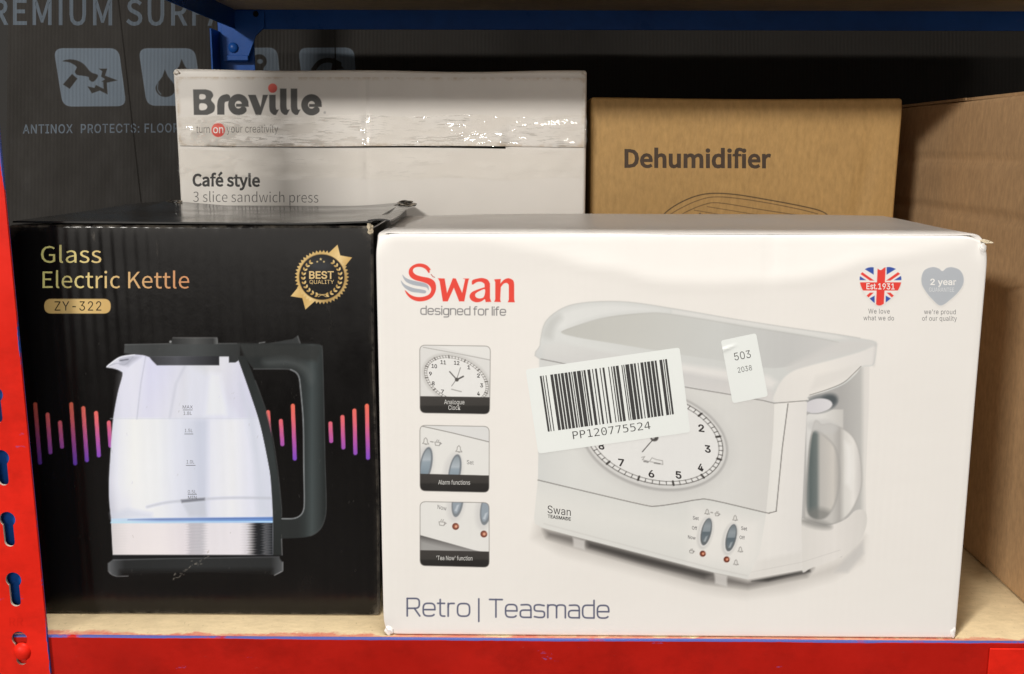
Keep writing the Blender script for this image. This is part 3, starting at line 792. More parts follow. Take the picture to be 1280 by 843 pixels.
# base seen from the side
cv.fill(cr([(1001.7, 653), (1010, 651), (1034, 657), (1056, 650), (1070, 638), (1082, 640), (1083, 657), (1074, 677.5), (1052.6, 696), (1015.5, 710), (1002, 712)], True, 4), G((1002, 0), (1084, 0), [(0, (224, 217, 207)), (0.5, (231, 223, 213)), (1, (220, 213, 203))]), f=1.5)
cv.fill(ellp(1020, 655, 20, 5, 12), (150, 146, 139), f=7, a=0.75)
# side of the machine: corner column
cv.fill([(984, 505), (1009, 502), (1002, 655), (1003, 713), (935, 724.5), (945, 700), (958, 641), (970.5, 640)], G((935, 0), (1008, 0), [(0, (229, 222, 212)), (0.35, (235, 228, 218)), (1, (229, 222, 213))]), f=1.0)
cv.fill([(945, 702), (1003, 690), (1003, 714), (936, 724)], (224, 217, 207), f=6, a=0.7)
cv.stroke([(937, 716), (1003, 703), (1050, 688)], 1.0, (205, 198, 189), a=0.5)
# front face
cv.fill([(674, 447), (860, 483), (968, 503), (967, 548), (958, 641), (872, 626), (845, 630), (820, 634), (672.5, 601)], G((672, 0), (968, 0), [(0, (216, 213, 205)), (0.15, (224, 220, 211)), (0.5, (220, 215, 206)), (0.8, (222, 217, 208)), (1, (218, 212, 203))]), f=1.0)
cv.fill([(680, 452), (850, 485), (860, 520), (700, 500)], (208, 204, 197), f=20, a=0.5)
cv.fill([(968.5, 504), (985, 505), (978, 560), (970.4, 639.5), (958, 641.2), (966.5, 548)], G((958, 0), (985, 0), [(0, (231, 225, 215)), (1, (236, 230, 220))]), f=1.4)
# lower front
low = [(672.5, 600), (810, 632.5), (820, 633), (845, 630), (872.5, 625), (890, 625.5), (958, 641.2), (950, 690), (934.7, 724.6), (892.5, 716), (716, 670.5), (679, 660.5), (669, 655), (667.5, 647.5)]
cv.fill(low, G((680, 600), (660, 700), [(0, (221, 217, 208)), (0.3, (228, 223, 213)), (1, (219, 215, 206))]), f=1.0)
cv.fill([(868, 636), (955, 648), (944, 712), (864, 700)], (236, 229, 219), f=24, a=0.75)
cv.stroke([(680, 655), (892, 711), (934, 720)], 1.2, (206, 200, 191), f=2, a=0.6)
cv.stroke(cr([(672.5, 600.5), (740, 616.5), (805, 631.5), (820, 633), (846, 629.5), (872, 625), (890, 625.6), (955, 640.7), (962, 641.4), (970.4, 639.5)], False), 1.1, (120, 114, 107), a=0.85)
cv.stroke([(970.4, 639.5), (978, 560), (985, 505)], 1.3, (120, 115, 109), a=0.8)
# lid
lid = cr([(674.6, 449), (675, 432), (676.3, 421.6), (681.5, 403.5), (694.4, 390.6), (711.6, 382), (732, 378.3), (756, 376.9), (780, 377.4), (806, 380.3), (840.6, 385.8), (880, 392.4), (909, 397.6), (977.5, 408.4), (1046, 418), (1081, 424), (1093, 426.6), (1096, 431), (1094.5, 446), (1091, 457), (1077, 459), (1070, 468), (1055.8, 480), (1035, 489), (1010.7, 496), (1008, 501), (967.7, 504.3), (956, 501.4), (913, 493.5), (860, 484.7), (760, 465)], True, 4)
cv.fill(lid, G((676, 380), (640, 470), [(0, (214, 211, 203)), (0.3, (222, 219, 211)), (0.6, (213, 210, 203)), (1, (205, 202, 195))]), f=1.0)
cv.fill([(700, 428), (760, 440), (860, 462), (950, 478), (968, 490), (966, 503), (860, 484), (680, 449), (678, 432)], G((0, 432), (0, 500), [(0, (219, 215, 207)), (0.5, (211, 206, 199)), (1, (221, 214, 206))]), f=6)
cv.fill([(850, 455), (960, 470), (972, 478), (966, 486), (930, 478), (850, 464)], (233, 226, 217), f=7, a=0.8)
cv.fill(cr([(694, 397), (712, 387), (745, 381), (790, 381), (830, 387), (832, 390), (790, 391), (750, 396), (715, 407), (703, 412), (695, 408)]), (228, 224, 216), f=8, a=0.8)
cv.fill(cr([(678, 420), (684, 403), (697, 393), (703, 398), (694, 410), (690, 424)]), (200, 197, 189), f=8, a=0.7)
cv.fill(cr([(702, 415), (728.8, 405), (756.3, 397.5), (780, 393.7), (806, 392), (832, 392.4), (880, 399.5), (938, 409.4), (1006.8, 420), (1048, 428), (1067, 431), (1050, 437), (1007, 450.5), (985, 458.3), (958, 460), (909, 452.4), (860, 445), (806, 436), (770, 430), (720, 421.6)], True, 5),
        G((702, 400), (1060, 440), [(0, (199, 195, 185)), (0.25, (205, 201, 191)), (0.55, (209, 206, 198)), (0.8, (203, 199, 192)), (1, (214, 209, 201))]), f=1.6)
cv.stroke(cr([(702, 415), (728.8, 405), (756.3, 397.5), (806, 392), (832, 392.4), (880, 399.5), (938, 409.4), (1006.8, 420), (1048, 428)], False), 1.2, (188, 183, 174), f=2, a=0.5)
cv.fill([(840, 387), (980, 409), (1045, 419), (1060, 424), (1040, 424), (980, 414), (840, 392)], (229, 223, 214), f=3, a=0.7)
cv.fill(cr([(1048, 428), (1068, 425), (1090, 427), (1094, 432), (1070, 440), (1030, 452), (997, 463), (985, 458)]), (215, 209, 201), f=7, a=0.8)
face = cr([(969, 503), (970, 489), (977, 476), (988, 466), (1004, 459.5), (1040, 450), (1075, 440), (1094, 433), (1093.5, 446), (1090, 456), (1077, 458), (1068, 468), (1050, 480), (1030, 489), (1010, 496), (1008, 501)], True, 4)
cv.fill(face, G((970, 500), (1090, 440), [(0, (230, 223, 213)), (0.5, (236, 228, 217)), (1, (229, 222, 213))]), f=2.5)
cv.fill([(1020, 470), (1050, 462), (1072, 456), (1060, 472), (1035, 482), (1012, 489)], (224, 217, 207), f=6, a=0.6)
cv.stroke(cr([(1012, 494), (1034, 487), (1054, 478.5), (1068, 466), (1076, 458)], False), 1.0, (132, 126, 118), a=0.7)
cv.stroke([(676, 449), (701, 454), (780, 469.5), (860, 484.7), (913, 493.5), (956, 501.4), (967.7, 504.3), (1009, 501)], 1.1, (140, 134, 128), a=0.85)
cv.stroke(lid[:60], 1.0, (196, 192, 184), f=1.5, a=0.7)
cv.stroke([(1094.5, 431), (1092, 457)], 2.0, (202, 196, 189), f=4, a=0.5)
# clock
A_ = np.array([[7396, 1376, 256], [1849, -1806, 1764], [1681, 2296, 3136]], float)
ca, cb, cc = np.linalg.solve(A_, np.ones(3))
ev, evec = np.linalg.eigh(np.array([[ca, cb / 2], [cb / 2, cc]]))
CL = (817.7, 548.7); rx, ry = 1 / math.sqrt(ev[0]), 1 / math.sqrt(ev[1]); an = math.degrees(math.atan2(evec[1, 0], evec[0, 0]))
cv.fill(ellp(CL[0], CL[1] + 1.5, rx + 15, ry + 13, an, 72), (209, 204, 196), f=13, a=0.45)
cv.fill(ellp(CL[0] + .5, CL[1] + 1.5, rx + 6, ry + 6.5, an, 72), (186, 181, 174), f=3)
cv.fill(ellp(CL[0] + .5, CL[1] + 1.0, rx + 3.5, ry + 3.6, an, 72), (217, 212, 204), f=2)
cv.fill(ellp(CL[0], CL[1], rx + 0.5, ry + 0.5, an, 72), (232, 227, 219), f=1.4)
cv.stroke(ellp(CL[0], CL[1], rx, ry, an, 72), 1.0, (96, 90, 84), closed=True, a=0.9)
cv.stroke(ellp(CL[0], CL[1], rx - 5, ry - 4.5, an, 72), 0.9, (110, 104, 98), closed=True, a=0.8)
def conic(rx_, ry_, a): p = ellp(CL[0], CL[1], rx_, ry_, an, 1, a, a + 1e-6); return p[0]
for i in range(60):
    a = i * 6 + 4; cv.stroke([conic(rx, ry, a), conic(rx - 5, ry - 4.5, a)], 2.6 if i % 5 == 0 else 0.9, (70, 65, 60), a=0.9)
cv.stroke([(803, 565), (812, 554.5), (818, 548)], 1.1, (80, 76, 72)); cv.fill(ellp(818, 547.5, 5, 4.5), (96, 91, 86), f=1.5); cv.fill(ellp(816.5, 547, 2, 2), (200, 195, 188), f=1)
cv.stroke([(802, 572), (806, 571), (803, 575), (828.5, 581), (828, 576), (821, 575), (815, 572.5), (812, 577)], 0.8, (140, 134, 128), a=0.8)
cv.stroke([(805, 577), (810, 578)], 1.6, (110, 105, 100), a=0.7); cv.stroke([(818, 579), (825, 580)], 1.6, (110, 105, 100), a=0.7)
# switches and lights
def switch(c, x, y, hh=17.4, hw=6.4, tl=103):
    c.fill(ellp(x - 1.3, y + 1.5, hh + 3.2, hw + 3, tl), (205, 200, 192), f=4, a=0.8)
    c.fill(ellp(x - 0.5, y + .5, hh + 1.6, hw + 1.6, tl), (226, 220, 212), f=2)
    c.fill(ellp(x, y, hh, hw, tl), (118, 120, 119), f=1.2)
    c.fill(ellp(x + .3, y - hh * 0.1, hh * 0.86, hw * 0.75, tl), G((0, y - hh), (0, y + hh), [(0, (126, 130, 130)), (0.3, (158, 162, 162)), (0.48, (150, 155, 156)), (0.52, (112, 120, 122)), (0.75, (124, 130, 132)), (1, (140, 143, 142))]), f=1.6)
    c.fill([(x - hw * .5, y + hh * .7), (x - hw * .1, y + hh * .35), (x + hw * .25, y + hh * .3), (x - hw * .15, y + hh * .72)], (190, 192, 190), f=1.5, a=0.7)
switch(cv, 882.9, 665); switch(cv, 914, 672.6)
def led(c, x, y, r=3.7):
    c.fill(ellp(x, y, r, r, 0, 16), (150, 84, 62), f=1.6); c.stroke(ellp(x, y, r * 0.85, r * 0.85, 0, 16, 20, 300), 0.9, (92, 48, 38)); c.fill(ellp(x + .5, y, r * 0.4, r * 0.4, 0, 10), (226, 168, 138), f=1)
led(cv, 878.5, 692.5); led(cv, 908.4, 699.7)
def bell(c, x, y, k=1.0, col=(140, 134, 127), w=0.8):
    c.stroke(np.array([(-3, 2.6), (-1.8, 1.2), (-1.4, -1.6), (0, -3), (1.4, -1.4), (1.6, 1.2), (3, 3.2), (-3, 2.6)]) * k + (x, y), w, col, a=0.85); c.stroke(np.array([(-.6, 3.2), (.8, 3.6)]) * k + (x, y), w, col, a=0.85)
def cup(c, x, y, k=1.0, col=(140, 134, 127), w=0.8):
    c.stroke(np.array([(-2.6, -.6), (-2, 2.4), (1.6, 2.8), (2.4, -.2), (-2.6, -.6)]) * k + (x, y), w, col, a=0.85); c.stroke(np.array([(2.4, .2), (3.6, .8), (2, 1.8)]) * k + (x, y), w, col, a=0.85); c.stroke(np.array([(-1, -1.4), (-.4, -2.6)]) * k + (x, y), w, col, a=0.8); c.stroke(np.array([(.6, -1.2), (1.2, -2.4)]) * k + (x, y), w, col, a=0.8)
bell(cv, 884, 639.8); cup(cv, 896.5, 642.5); cv.stroke([(888.6, 640.8), (891, 641.3)], 1, (140, 134, 127)); bell(cv, 919, 647.6); cup(cv, 864.5, 689); bell(cv, 925.5, 687); bell(cv, 920, 703.2)
cv.con = 1.14; cv.build('tea_maker_picture', SW, M_white_print, white, O1)
def wm(name, c): return carton_mat(name, tuple(ink(c)), **W_KW)
M_ink_dk = wm('ink_dark', (58, 54, 52)); M_ink_gr = wm('ink_grey', (150, 144, 138)); M_ink_mid = wm('ink_mid_grey', (112, 108, 106))
for s, x, y, k in (('2', 877, 535, 1), ('3', 885, 561, 1), ('4', 876, 584, 1), ('5', 848.5, 593.5, 1), ('6', 814.5, 592, 1), ('7', 777, 578, 1), ('8', 752, 557, 1)):
    text('clock_numeral', SW, s, x - 3.7, x + 3.7, y + 4.4, 8.6, M_ink_dk, white, O2, slope=0.12, bold=0.025, lean=-0.08)
for s, x0, x1, yb in (('Set', 866, 873.5, 649.5), ('Off', 865, 871.5, 662), ('Now', 860, 869.5, 673.5), ('Set', 926.5, 934, 662.5), ('Off', 924.5, 931, 674)):
    text('switch_lettering', SW, s, x0, x1, yb, 4.2, M_ink_mid, white, O2, slope=0.15, bold=0.01)
text('machine_lettering', SW, 'Swan', 684.5, 713.5, 641.5, 9.5, M_ink_dk, white, O2, slope=0.13, bold=0.0)
text('machine_lettering', SW, 'TEASMADE', 684.5, 713.5, 647.5, 4.0, M_ink_dk, white, O2, slope=0.13, bold=0.02, lean=0.0)

# --- logo: red swan lettering, grey wing
def Zs(pts): return np.array([(490 + x / 7.53, 320 + y / 7.53) for x, y in pts])
cv = Canvas(497, 325, 648, 398, 0.5, PAPER)
RED = (233, 66, 50)
S = cr(Zs([(362, 128), (330, 92), (280, 74), (225, 78), (175, 108), (157, 150), (170, 195), (215, 228), (290, 248), (340, 270), (368, 312), (352, 360), (300, 385), (235, 388), (175, 368), (123, 325), (140, 365), (180, 405), (240, 428), (310, 424), (370, 396), (405, 345), (414, 290), (398, 240), (350, 210), (280, 196), (225, 178), (198, 150), (202, 122), (235, 106), (280, 108), (318, 128), (345, 162), (356, 152), (352, 140)]), True, 5)
cv.fill(S, RED, f=0.9)
cv.stroke(Zs([(368, 176), (384, 196), (400, 203)]), 0.9, (170, 60, 50), a=0.9)
cv.fill(cr(Zs([(98, 178), (125, 205), (170, 226), (240, 243), (310, 258), (342, 285), (344, 325), (325, 300), (270, 288), (200, 275), (140, 250), (110, 215)]), True, 4), (172, 174, 178), f=0.9)
cv.fill(cr(Zs([(84, 232), (110, 262), (150, 285), (210, 306), (270, 316), (318, 330), (310, 354), (250, 348), (180, 338), (125, 305), (95, 270)]), True, 4), (172, 174, 178), f=0.9)
cv.fill(Zs([(432, 212), (495, 214), (518, 352), (572, 212), (600, 214), (660, 350), (688, 222), (668, 214), (726, 214), (718, 236), (680, 430), (632, 430), (582, 300), (524, 430), (478, 430), (448, 240)]), RED, f=0.9)
cv.fill(np.vstack([cr(Zs([(752, 270), (756, 232), (800, 216), (850, 210), (900, 226), (922, 262)]), False, 5), Zs([(922, 400), (934, 434), (882, 436), (876, 412)]), cr(Zs([(870, 410), (835, 432), (790, 438), (748, 420), (730, 384), (748, 346), (800, 320), (872, 296)]), False, 5), Zs([(872, 276)]), cr(Zs([(868, 262), (840, 246), (800, 248), (762, 272)]), False, 5)]), RED, f=0.9, holes=[cr(Zs([(874, 316), (820, 334), (784, 360), (792, 392), (830, 402), (866, 384)]), True, 5)])
cv.fill(np.vstack([Zs([(962, 222), (1024, 218), (1020, 262)]), cr(Zs([(1030, 250), (1060, 222), (1100, 212), (1140, 232), (1150, 270)]), False, 5), Zs([(1150, 410), (1156, 438), (1090, 438), (1100, 410), (1100, 290)]), cr(Zs([(1098, 272), (1080, 256), (1050, 264), (1024, 296)]), False, 5), Zs([(1018, 410), (1024, 436), (962, 434), (972, 410), (972, 250)])]), RED, f=0.9)
stroke_text(cv, 'designed for life', 526, 632, 393.2, 7.4, 1.25, (122, 118, 116), slope=0.012, gap=0.34)
cv.build('swan_logo', SW, M_white_print, white, O1)
# --- product name
cv = Canvas(502, 742, 768, 784, 0.5, PAPER)
TC = (92, 93, 112)
stroke_text(cv, 'Retro', 509, 587, 770.2, 15.8, 2.0, TC, slope=0.006, gap=0.30)
cv.stroke([(598.5, 749), (598.5, 777)], 2.0, TC)
stroke_text(cv, 'Teasmade', 612, 761, 771.5, 15.8, 2.0, TC, slope=0.010, gap=0.30)
cv.build('product_name', SW, M_white_print, white, O1)
# --- three feature pictures
cv = Canvas(520, 428, 617, 715, 0.6, PAPER)
def feature(q, bar_l, bar_r):
    r = rrect(q, 7.0); cv.clip = None
    cv.fill(r, (229, 224, 215), f=0.9)
    cv.set_clip(r)
    return r
def finish(r, q, bl, br):
    cv.fill([(520, bl), (617, br), (617, br + 40), (520, bl + 40)], G((0, bl), (0, bl + 22), [(0, (62, 57, 53)), (0.5, (56, 52, 48)), (0.6, (38, 35, 32)), (1, (34, 31, 29))]), f=0.8)
    cv.clip = None; cv.stroke(r, 0.8, (128, 122, 115), closed=True, a=0.85)
q = [(524.6, 431.8), (613, 433), (612, 518), (525, 516.5)]
r = feature(q, 0, 0)
cv.fill([(524, 432), (540, 432), (614, 450), (614, 505), (524, 505)], (222, 217, 209), f=1)
cv.stroke([(529, 434.5), (575, 443), (613, 450.5)], 0.9, (160, 154, 146), a=0.8)
c2 = (570.5, 475)
cv.fill(ellp(c2[0], c2[1], 45, 30, 24), (202, 197, 189), f=4); cv.fill(ellp(c2[0], c2[1], 42, 27.5, 24), (232, 227, 219), f=2)
cv.stroke(ellp(c2[0], c2[1], 42, 27, 24), 0.7, (140, 133, 126), closed=True, a=0.8); cv.stroke(ellp(c2[0], c2[1], 39, 24.5, 24), 0.7, (150, 143, 136), closed=True, a=0.8)
for i in range(60):
    a = i * 6; p0 = ellp(c2[0], c2[1], 42, 27, 24, 1, a, a + 1e-6)[0]; p1 = ellp(c2[0], c2[1], 39, 24.5, 24, 1, a, a + 1e-6)[0]
    cv.stroke([p0, p1], 1.6 if i % 5 == 0 else 0.7, (86, 80, 74), a=0.85)
cv.stroke([(562, 465), (571, 475)], 1.3, (70, 66, 62)); cv.stroke([(575.5, 460), (571, 474), (564.5, 483)], 0.7, (100, 96, 92)); cv.stroke([(571, 475), (579, 471)], 1.8, (70, 66, 62)); cv.fill(ellp(571, 475, 2.4, 2.4), (80, 75, 70), f=1)
cv.stroke([(564.5, 487), (576.5, 490)], 1.3, (150, 144, 138), a=0.8)
finish(r, q, 495.5, 497)
q = [(524.8, 532), (611.5, 533.5), (611.3, 616), (525, 614)]
r = feature(q, 0, 0)
cv.fill([(524, 532), (534, 533), (612, 553), (612, 530)], (222, 218, 211), f=1); cv.stroke([(527, 533), (565, 541.5), (612, 553)], 1.0, (120, 114, 108), a=0.85)
def big_switch(x, y):
    cv.fill(ellp(x - 2.5, y + 2, 26, 12, 100), (214, 209, 202), f=6); cv.fill(ellp(x, y, 22, 7.6, 100), (120, 124, 127), f=1.4)
    cv.fill(ellp(x - .3, y, 19.5, 5.6, 100), G((0, y - 20), (0, y + 20), [(0, (140, 147, 150)), (0.35, (176, 182, 185)), (0.42, (150, 160, 166)), (1, (116, 130, 138))]), f=1.4)
big_switch(532.5, 581); big_switch(568.5, 590)
bell(cv, 532, 551.5, 1.3, (130, 124, 118)); cv.stroke([(538, 552.5), (541.5, 553)], 0.9, (120, 115, 110)); cup(cv, 547, 553.8, 1.35, (120, 115, 110)); bell(cv, 573.5, 561.3, 1.3, (130, 124, 118))
finish(r, q, 592.5, 595)
q = [(525, 627.5), (611.3, 628.8), (611.5, 709.5), (525, 707.5)]
r = feature(q, 0, 0)
cv.fill([(524, 669), (560, 679), (592, 688), (612, 692), (612, 700), (524, 700)], G((0, 669), (0, 692), [(0, (92, 88, 84)), (1, (140, 135, 130))]), f=1.2)
cv.fill([(524, 674), (560, 683), (588, 690), (524, 692)], (168, 164, 158), f=8, a=0.8)
def half_switch(x, y):
    cv.fill(ellp(x - 2.0, y + 2, 24, 11, 98), (214, 209, 202), f=6); cv.fill(ellp(x, y, 20, 7.2, 98), (126, 130, 132), f=1.4); cv.fill(ellp(x - .2, y - 1.2, 17, 5.2, 98), (150, 158, 164), f=1.4)
    cv.fill([(x - 4, y + 12), (x - 1, y + 5), (x + 2, y + 4), (x - 1, y + 13)], (198, 202, 204), f=1.4, a=0.8)
half_switch(572, 627); half_switch(607.5, 637)
cup(cv, 552.5, 653.5, 1.45, (130, 124, 118)); led(cv, 569.5, 658.5, 4.2); led(cv, 604.8, 668, 4.2)
finish(r, q, 688, 690)
cv.build('feature_pictures', SW, M_white_print, white, O1)
M_cap = wm('ink_caption', (214, 209, 200))
text('caption_lettering', SW, 'Analogue', 555.2, 580.5, 505.6, 5.6, M_cap, white, O2, slope=0.01)
text('caption_lettering', SW, 'Clock', 560.4, 575.4, 512.6, 5.6, M_cap, white, O2, slope=0.01)
text('caption_lettering', SW, 'Alarm functions', 547.8, 587.5, 606.0, 5.6, M_cap, white, O2, slope=0.01)
text('caption_lettering', SW, "'Tea Now' function", 545.5, 590.5, 700.5, 5.4, M_cap, white, O2, slope=0.01)
for s, x, y in (('12', 570.8, 453.8), ('11', 554, 453), ('10', 542.8, 457.8), ('1', 586, 459.5), ('2', 598, 469.8), ('3', 602, 482), ('4', 598, 492.2), ('9', 538, 467.5), ('8', 541.5, 479.5), ('7', 553, 489.8)):
    w_ = 3.4 if len(s) == 2 else 1.8
    text('dial_numeral', SW, s, x - w_, x + w_, y + 2.2, 4.6, M_ink_dk, white, O2, slope=0.1, bold=0.02)
text('switch_lettering', SW, 'Set', 583.5, 592, 580.5, 5.0, M_ink_mid, white, O2, slope=0.1)
text('switch_lettering', SW, 'Now', 547, 558, 636.5, 5.2, M_ink_mid, white, O2, slope=0.2)

# --- hearts
def Zh(pts): return np.array([(1040 + x / 6.4, 310 + y / 6.4) for x, y in pts])
cv = Canvas(1070, 330, 1210, 386, 0.5, PAPER)
heart = cr(Zh([(388, 178), (420, 158), (470, 155), (525, 180), (552, 232), (545, 300), (505, 370), (450, 420), (378, 462), (320, 425), (270, 375), (232, 310), (220, 245), (240, 190), (290, 158), (345, 158)]), True, 6)
cv.set_clip(heart); cv.fill(heart, PAPER, f=0.8)
BLU, RD = (52, 80, 158), (232, 60, 48)
for s in (-1, 1):
    cx = 388 - 4
    def mz(pts): return Zh([(cx + s * (x - 388), y) for x, y in pts])
    cv.fill(mz([(440, 150), (440, 214), (520, 165), (500, 150)]), BLU); cv.fill(mz([(500, 258), (560, 258), (560, 222), (545, 230)]), BLU)
    cv.fill(mz([(436, 262), (530, 195), (548, 208), (470, 262)]), RD)
    cv.fill(mz([(432, 382), (432, 440), (450, 436), (472, 404)]), BLU); cv.fill(mz([(440, 358), (470, 358), (500, 385), (480, 396)]), RD)
cv.fill(Zh([(364, 150), (428, 150), (412, 470), (350, 470)]), RD); cv.fill(Zh([(210, 276), (560, 276), (556, 341), (214, 341)]), RD)
cv.clip = None
h2 = cr(Zh([(882, 186), (915, 162), (960, 155), (1020, 178), (1050, 230), (1048, 290), (1012, 350), (950, 410), (868, 462), (800, 410), (750, 350), (718, 290), (716, 230), (740, 178), (800, 154), (850, 164)]), True, 6)
cv.fill(h2, (182, 183, 184), f=0.9)
cv.build('heart_emblems', SW, M_white_print, white, 0.00014)
M_paperw = wm('ink_paper', (243, 236, 226))
text('emblem_lettering', SW, 'Est.1931', 1082.8, 1118, 361.5, 7.2, M_paperw, white, 0.00018, slope=0.01, bold=0.012)
text('emblem_lettering', SW, '2 year', 1162.6, 1195, 356.2, 7.4, M_paperw, white, 0.00018, slope=0.005, bold=0.018)
text('emblem_lettering', SW, 'GUARANTEE', 1161, 1192.5, 364.8, 5.2, wm('ink_pale', (224, 221, 216)), white, 0.00018, slope=0.005)
for s, x0, x1, yb in (('We love', 1085.3, 1112, 392), ('what we do', 1079.2, 1117.3, 400.5), ("we're proud", 1155, 1194.6, 392.8), ('of our quality', 1152.6, 1196, 401)):
    text('slogan_lettering', SW, s, x0, x1, yb, 5.9, M_ink_mid, white, O1, slope=0.006, space=1.05)

# --- stickers
lab = poly_decal('barcode_label', SW, rrect([(657, 462), (849.5, 434.5), (863, 540.5), (673, 567.5)], 4), M_label, white, O3, grid=9)
lab['label'] = 'white barcode sticker stuck askew over the tea maker picture'
C128 = {104: '211214', 48: '313121', 99: '113141', 12: '112232', 7: '122312', 75: '241211', 52: '213311', 100: '114131', 20: '221231', 53: '213131'}
seq = ''.join(C128[k] for k in (104, 48, 48, 99, 12, 7, 75, 52, 100, 20, 53)) + '2331112'
tot = sum(int(c) for c in seq); pos = 0; V = []; Fc = []
TLb, TRb, BLb, BRb = [np.array(p) for p in ((674.6, 470.4), (833.5, 449), (684.8, 540), (842.3, 518))]
for i, c in enumerate(seq):
    n_ = int(c)
    if i % 2 == 0:
        a, b_ = (pos + 0.04) / tot, (pos + n_ + 0.10) / tot
        for k in range(7):
            t = k / 6
            for e in (a, b_):
                V.append((TLb + (TRb - TLb) * e) * (1 - t) + (BLb + (BRb - BLb) * e) * t)
        m0 = len(V) - 14
        for k in range(6): Fc.append((m0 + 2 * k, m0 + 2 * k + 2, m0 + 2 * k + 3, m0 + 2 * k + 1))
    pos += n_
V = np.array(V); Wp = SW.pts(V[:, 0], V[:, 1], O4)
mesh_obj('barcode', Wp - np.array(white.location), Fc, M_label_ink, lab, local=True)
text('label_number', SW, 'PP120775524', 716.6, 813.5, 549.3, 9.6, M_label_ink, white, O4, slope=-0.134, lean=-0.14, bold=-0.004, mono=True).parent = lab
bpy.data.objects['label_number'].location = (0, 0, 0)
st = poly_decal('number_label', SW, rrect([(901, 426), (945, 416.6), (960, 495.5), (916, 504.5)], 3.5), M_label, white, O3, grid=2.5, lift=lambda X, Y: 0.00045 * np.exp(-(((X - 903) * 0.35 + (Y - 438) * 0.94) / 2.2) ** 2) * smooth01((925 - X) / 18))
st['label'] = 'small white sticker numbered 503'
for s, x0, x1, yb, cp in (('503', 918.7, 939, 451, 9.4), ('2038', 922.8, 940.3, 466.2, 6.4)):
    o = text('sticker_number', SW, s, x0, x1, yb, cp, M_label_ink, white, O4, slope=-0.19, lean=-0.19, bold=-0.004); o.parent = st

# --- wear of the white carton
tz = WZ
scrap('torn_corner', M_torn, white, (wx1 - 0.001, WY + 0.003, tz - 0.0040), (0.0034, 0.0045, 0.0014), 3)
scrap('torn_corner', M_white, white, (wx1 - 0.004, WY + 0.0006, tz - 0.008), (0.0022, 0.0008, 0.0030), 4, 3, 0.25)
scrap('crushed_corner', M_white, white, (wx0 + 0.004, WY + 0.0005, 0.0032), (0.0032, 0.0014, 0.0034), 9, 3, 0.2)
scrap('crushed_corner', M_white, white, (wx1 - 0.0025, WY + 0.0006, 0.0045), (0.0020, 0.0012, 0.0042), 12, 3, 0.2)
for o_ in (wb,):                                 # crushed upper right corner, rubbed lower left one
    for v_ in o_.data.vertices:
        p_ = v_.co + Vector(white.location)
        d1 = math.exp(-((p_.x - wx1) ** 2 + (p_.y - WY) ** 2 + (p_.z - WZ) ** 2) / 0.010 ** 2); d2 = math.exp(-((p_.x - wx0) ** 2 + (p_.y - WY) ** 2 + (p_.z - WZ) ** 2) / 0.008 ** 2)
        d3 = math.exp(-((p_.x - wx0) ** 2 + (p_.y - WY) ** 2 + p_.z ** 2) / 0.007 ** 2)
        v_.co.z -= 0.0038 * d1 + 0.0022 * d2; v_.co.y += 0.0022 * d1 + 0.001 * d2 + 0.0016 * d3; v_.co.x -= 0.0016 * d1 - 0.0014 * d2 - 0.0018 * d3
# top flap, with tape over the join
wt1 = wobble(52, 6, 9, 26)
sheet('top_flap', M_white, white, lambda u, v: (wx0 + 0.006 + u * (wx1 - wx0 - 0.014), WY + 0.004 + v * (WD - 0.007), WZ + 0.0002 + 0.0022 * (1 - (2 * u - 1.2) ** 2) * float(smooth01((v - 0.25) / 0.7)) + 0.0007 * float(wt1(u * 0.4, v * 0.2)) * v), 40, 20, 0.0005)
# ================================================================== box 2: black kettle carton
KY = float((on_z(57, 768.5, 0)[1] + on_z(473, 768.5, 0)[1]) / 2)
kx0 = (on_y(57.5, 768, KY)[0] + on_y(18.5, 280, KY)[0]) / 2 - 0.0045; kx1 = (on_y(473.5, 768, KY)[0] + on_y(467, 286, KY)[0]) / 2
KZ = (on_y(18, 281, KY)[2] + on_y(466, 284, KY)[2]) / 2
KD = 0.225
kett = root('kettle_carton', 'glossy black carton printed with a glass kettle, beside the red upright', 'box', ((kx0 + kx1) / 2, KY, 0))
fk1, fk2 = wobble(21, 6, 8, 30), wobble(22, 7, 40, 90)
def kett_front(x, z):
    x = np.asarray(x, float); z = np.asarray(z, float); u = (x - kx0) / (kx1 - kx0); w = z / KZ
    edge = smooth01(np.minimum(np.minimum(u, 1 - u) * 12, np.minimum(w, 1 - w) * 12))
    return edge * (0.0005 * fk1(x, z) + 0.00012 * fk2(x, z)) - 0.0005 * smooth01((w - 0.955) / 0.05)
carton_body('carton_body', M_black, kett, kx0, kx1, KY, KY + KD, 0.0, KZ, r=0.002, cell=0.007, front=kett_front, seed=61, amp=0.0014)
SK = Surf((0, KY, 0), (1, 0, 0), (0, 0, 1), (0, -1, 0), kett_front)
KB = (19, 17, 16)
cv = Canvas(36, 412, 466, 726, 0.9, KB)
# sound-wave bars
bars = [(44, 50, 503, 581), (59.5, 63, 516, 568), (75, 77.5, 526, 561), (89, 94, 503, 582), (104, 108.5, 508, 578), (120, 123.5, 514, 572), (136, 138, 526, 560), (335, 337, 513, 552), (351, 353, 524, 558), (366, 368.5, 505, 576), (413, 414, 527, 554), (428, 429.2, 519, 562), (443, 444.2, 511, 569), (458.6, 460, 505, 575)]
bg_ = G((0, 503), (0, 582), [(0, (236, 112, 84)), (0.3, (226, 104, 112)), (0.6, (182, 88, 160)), (1, (112, 72, 196))])
for xa, xb, ya, yb_ in bars: cv.stroke([(xa, ya + 2.5), (xb, yb_ - 2.5)], 5.0, bg_, f=0.9)
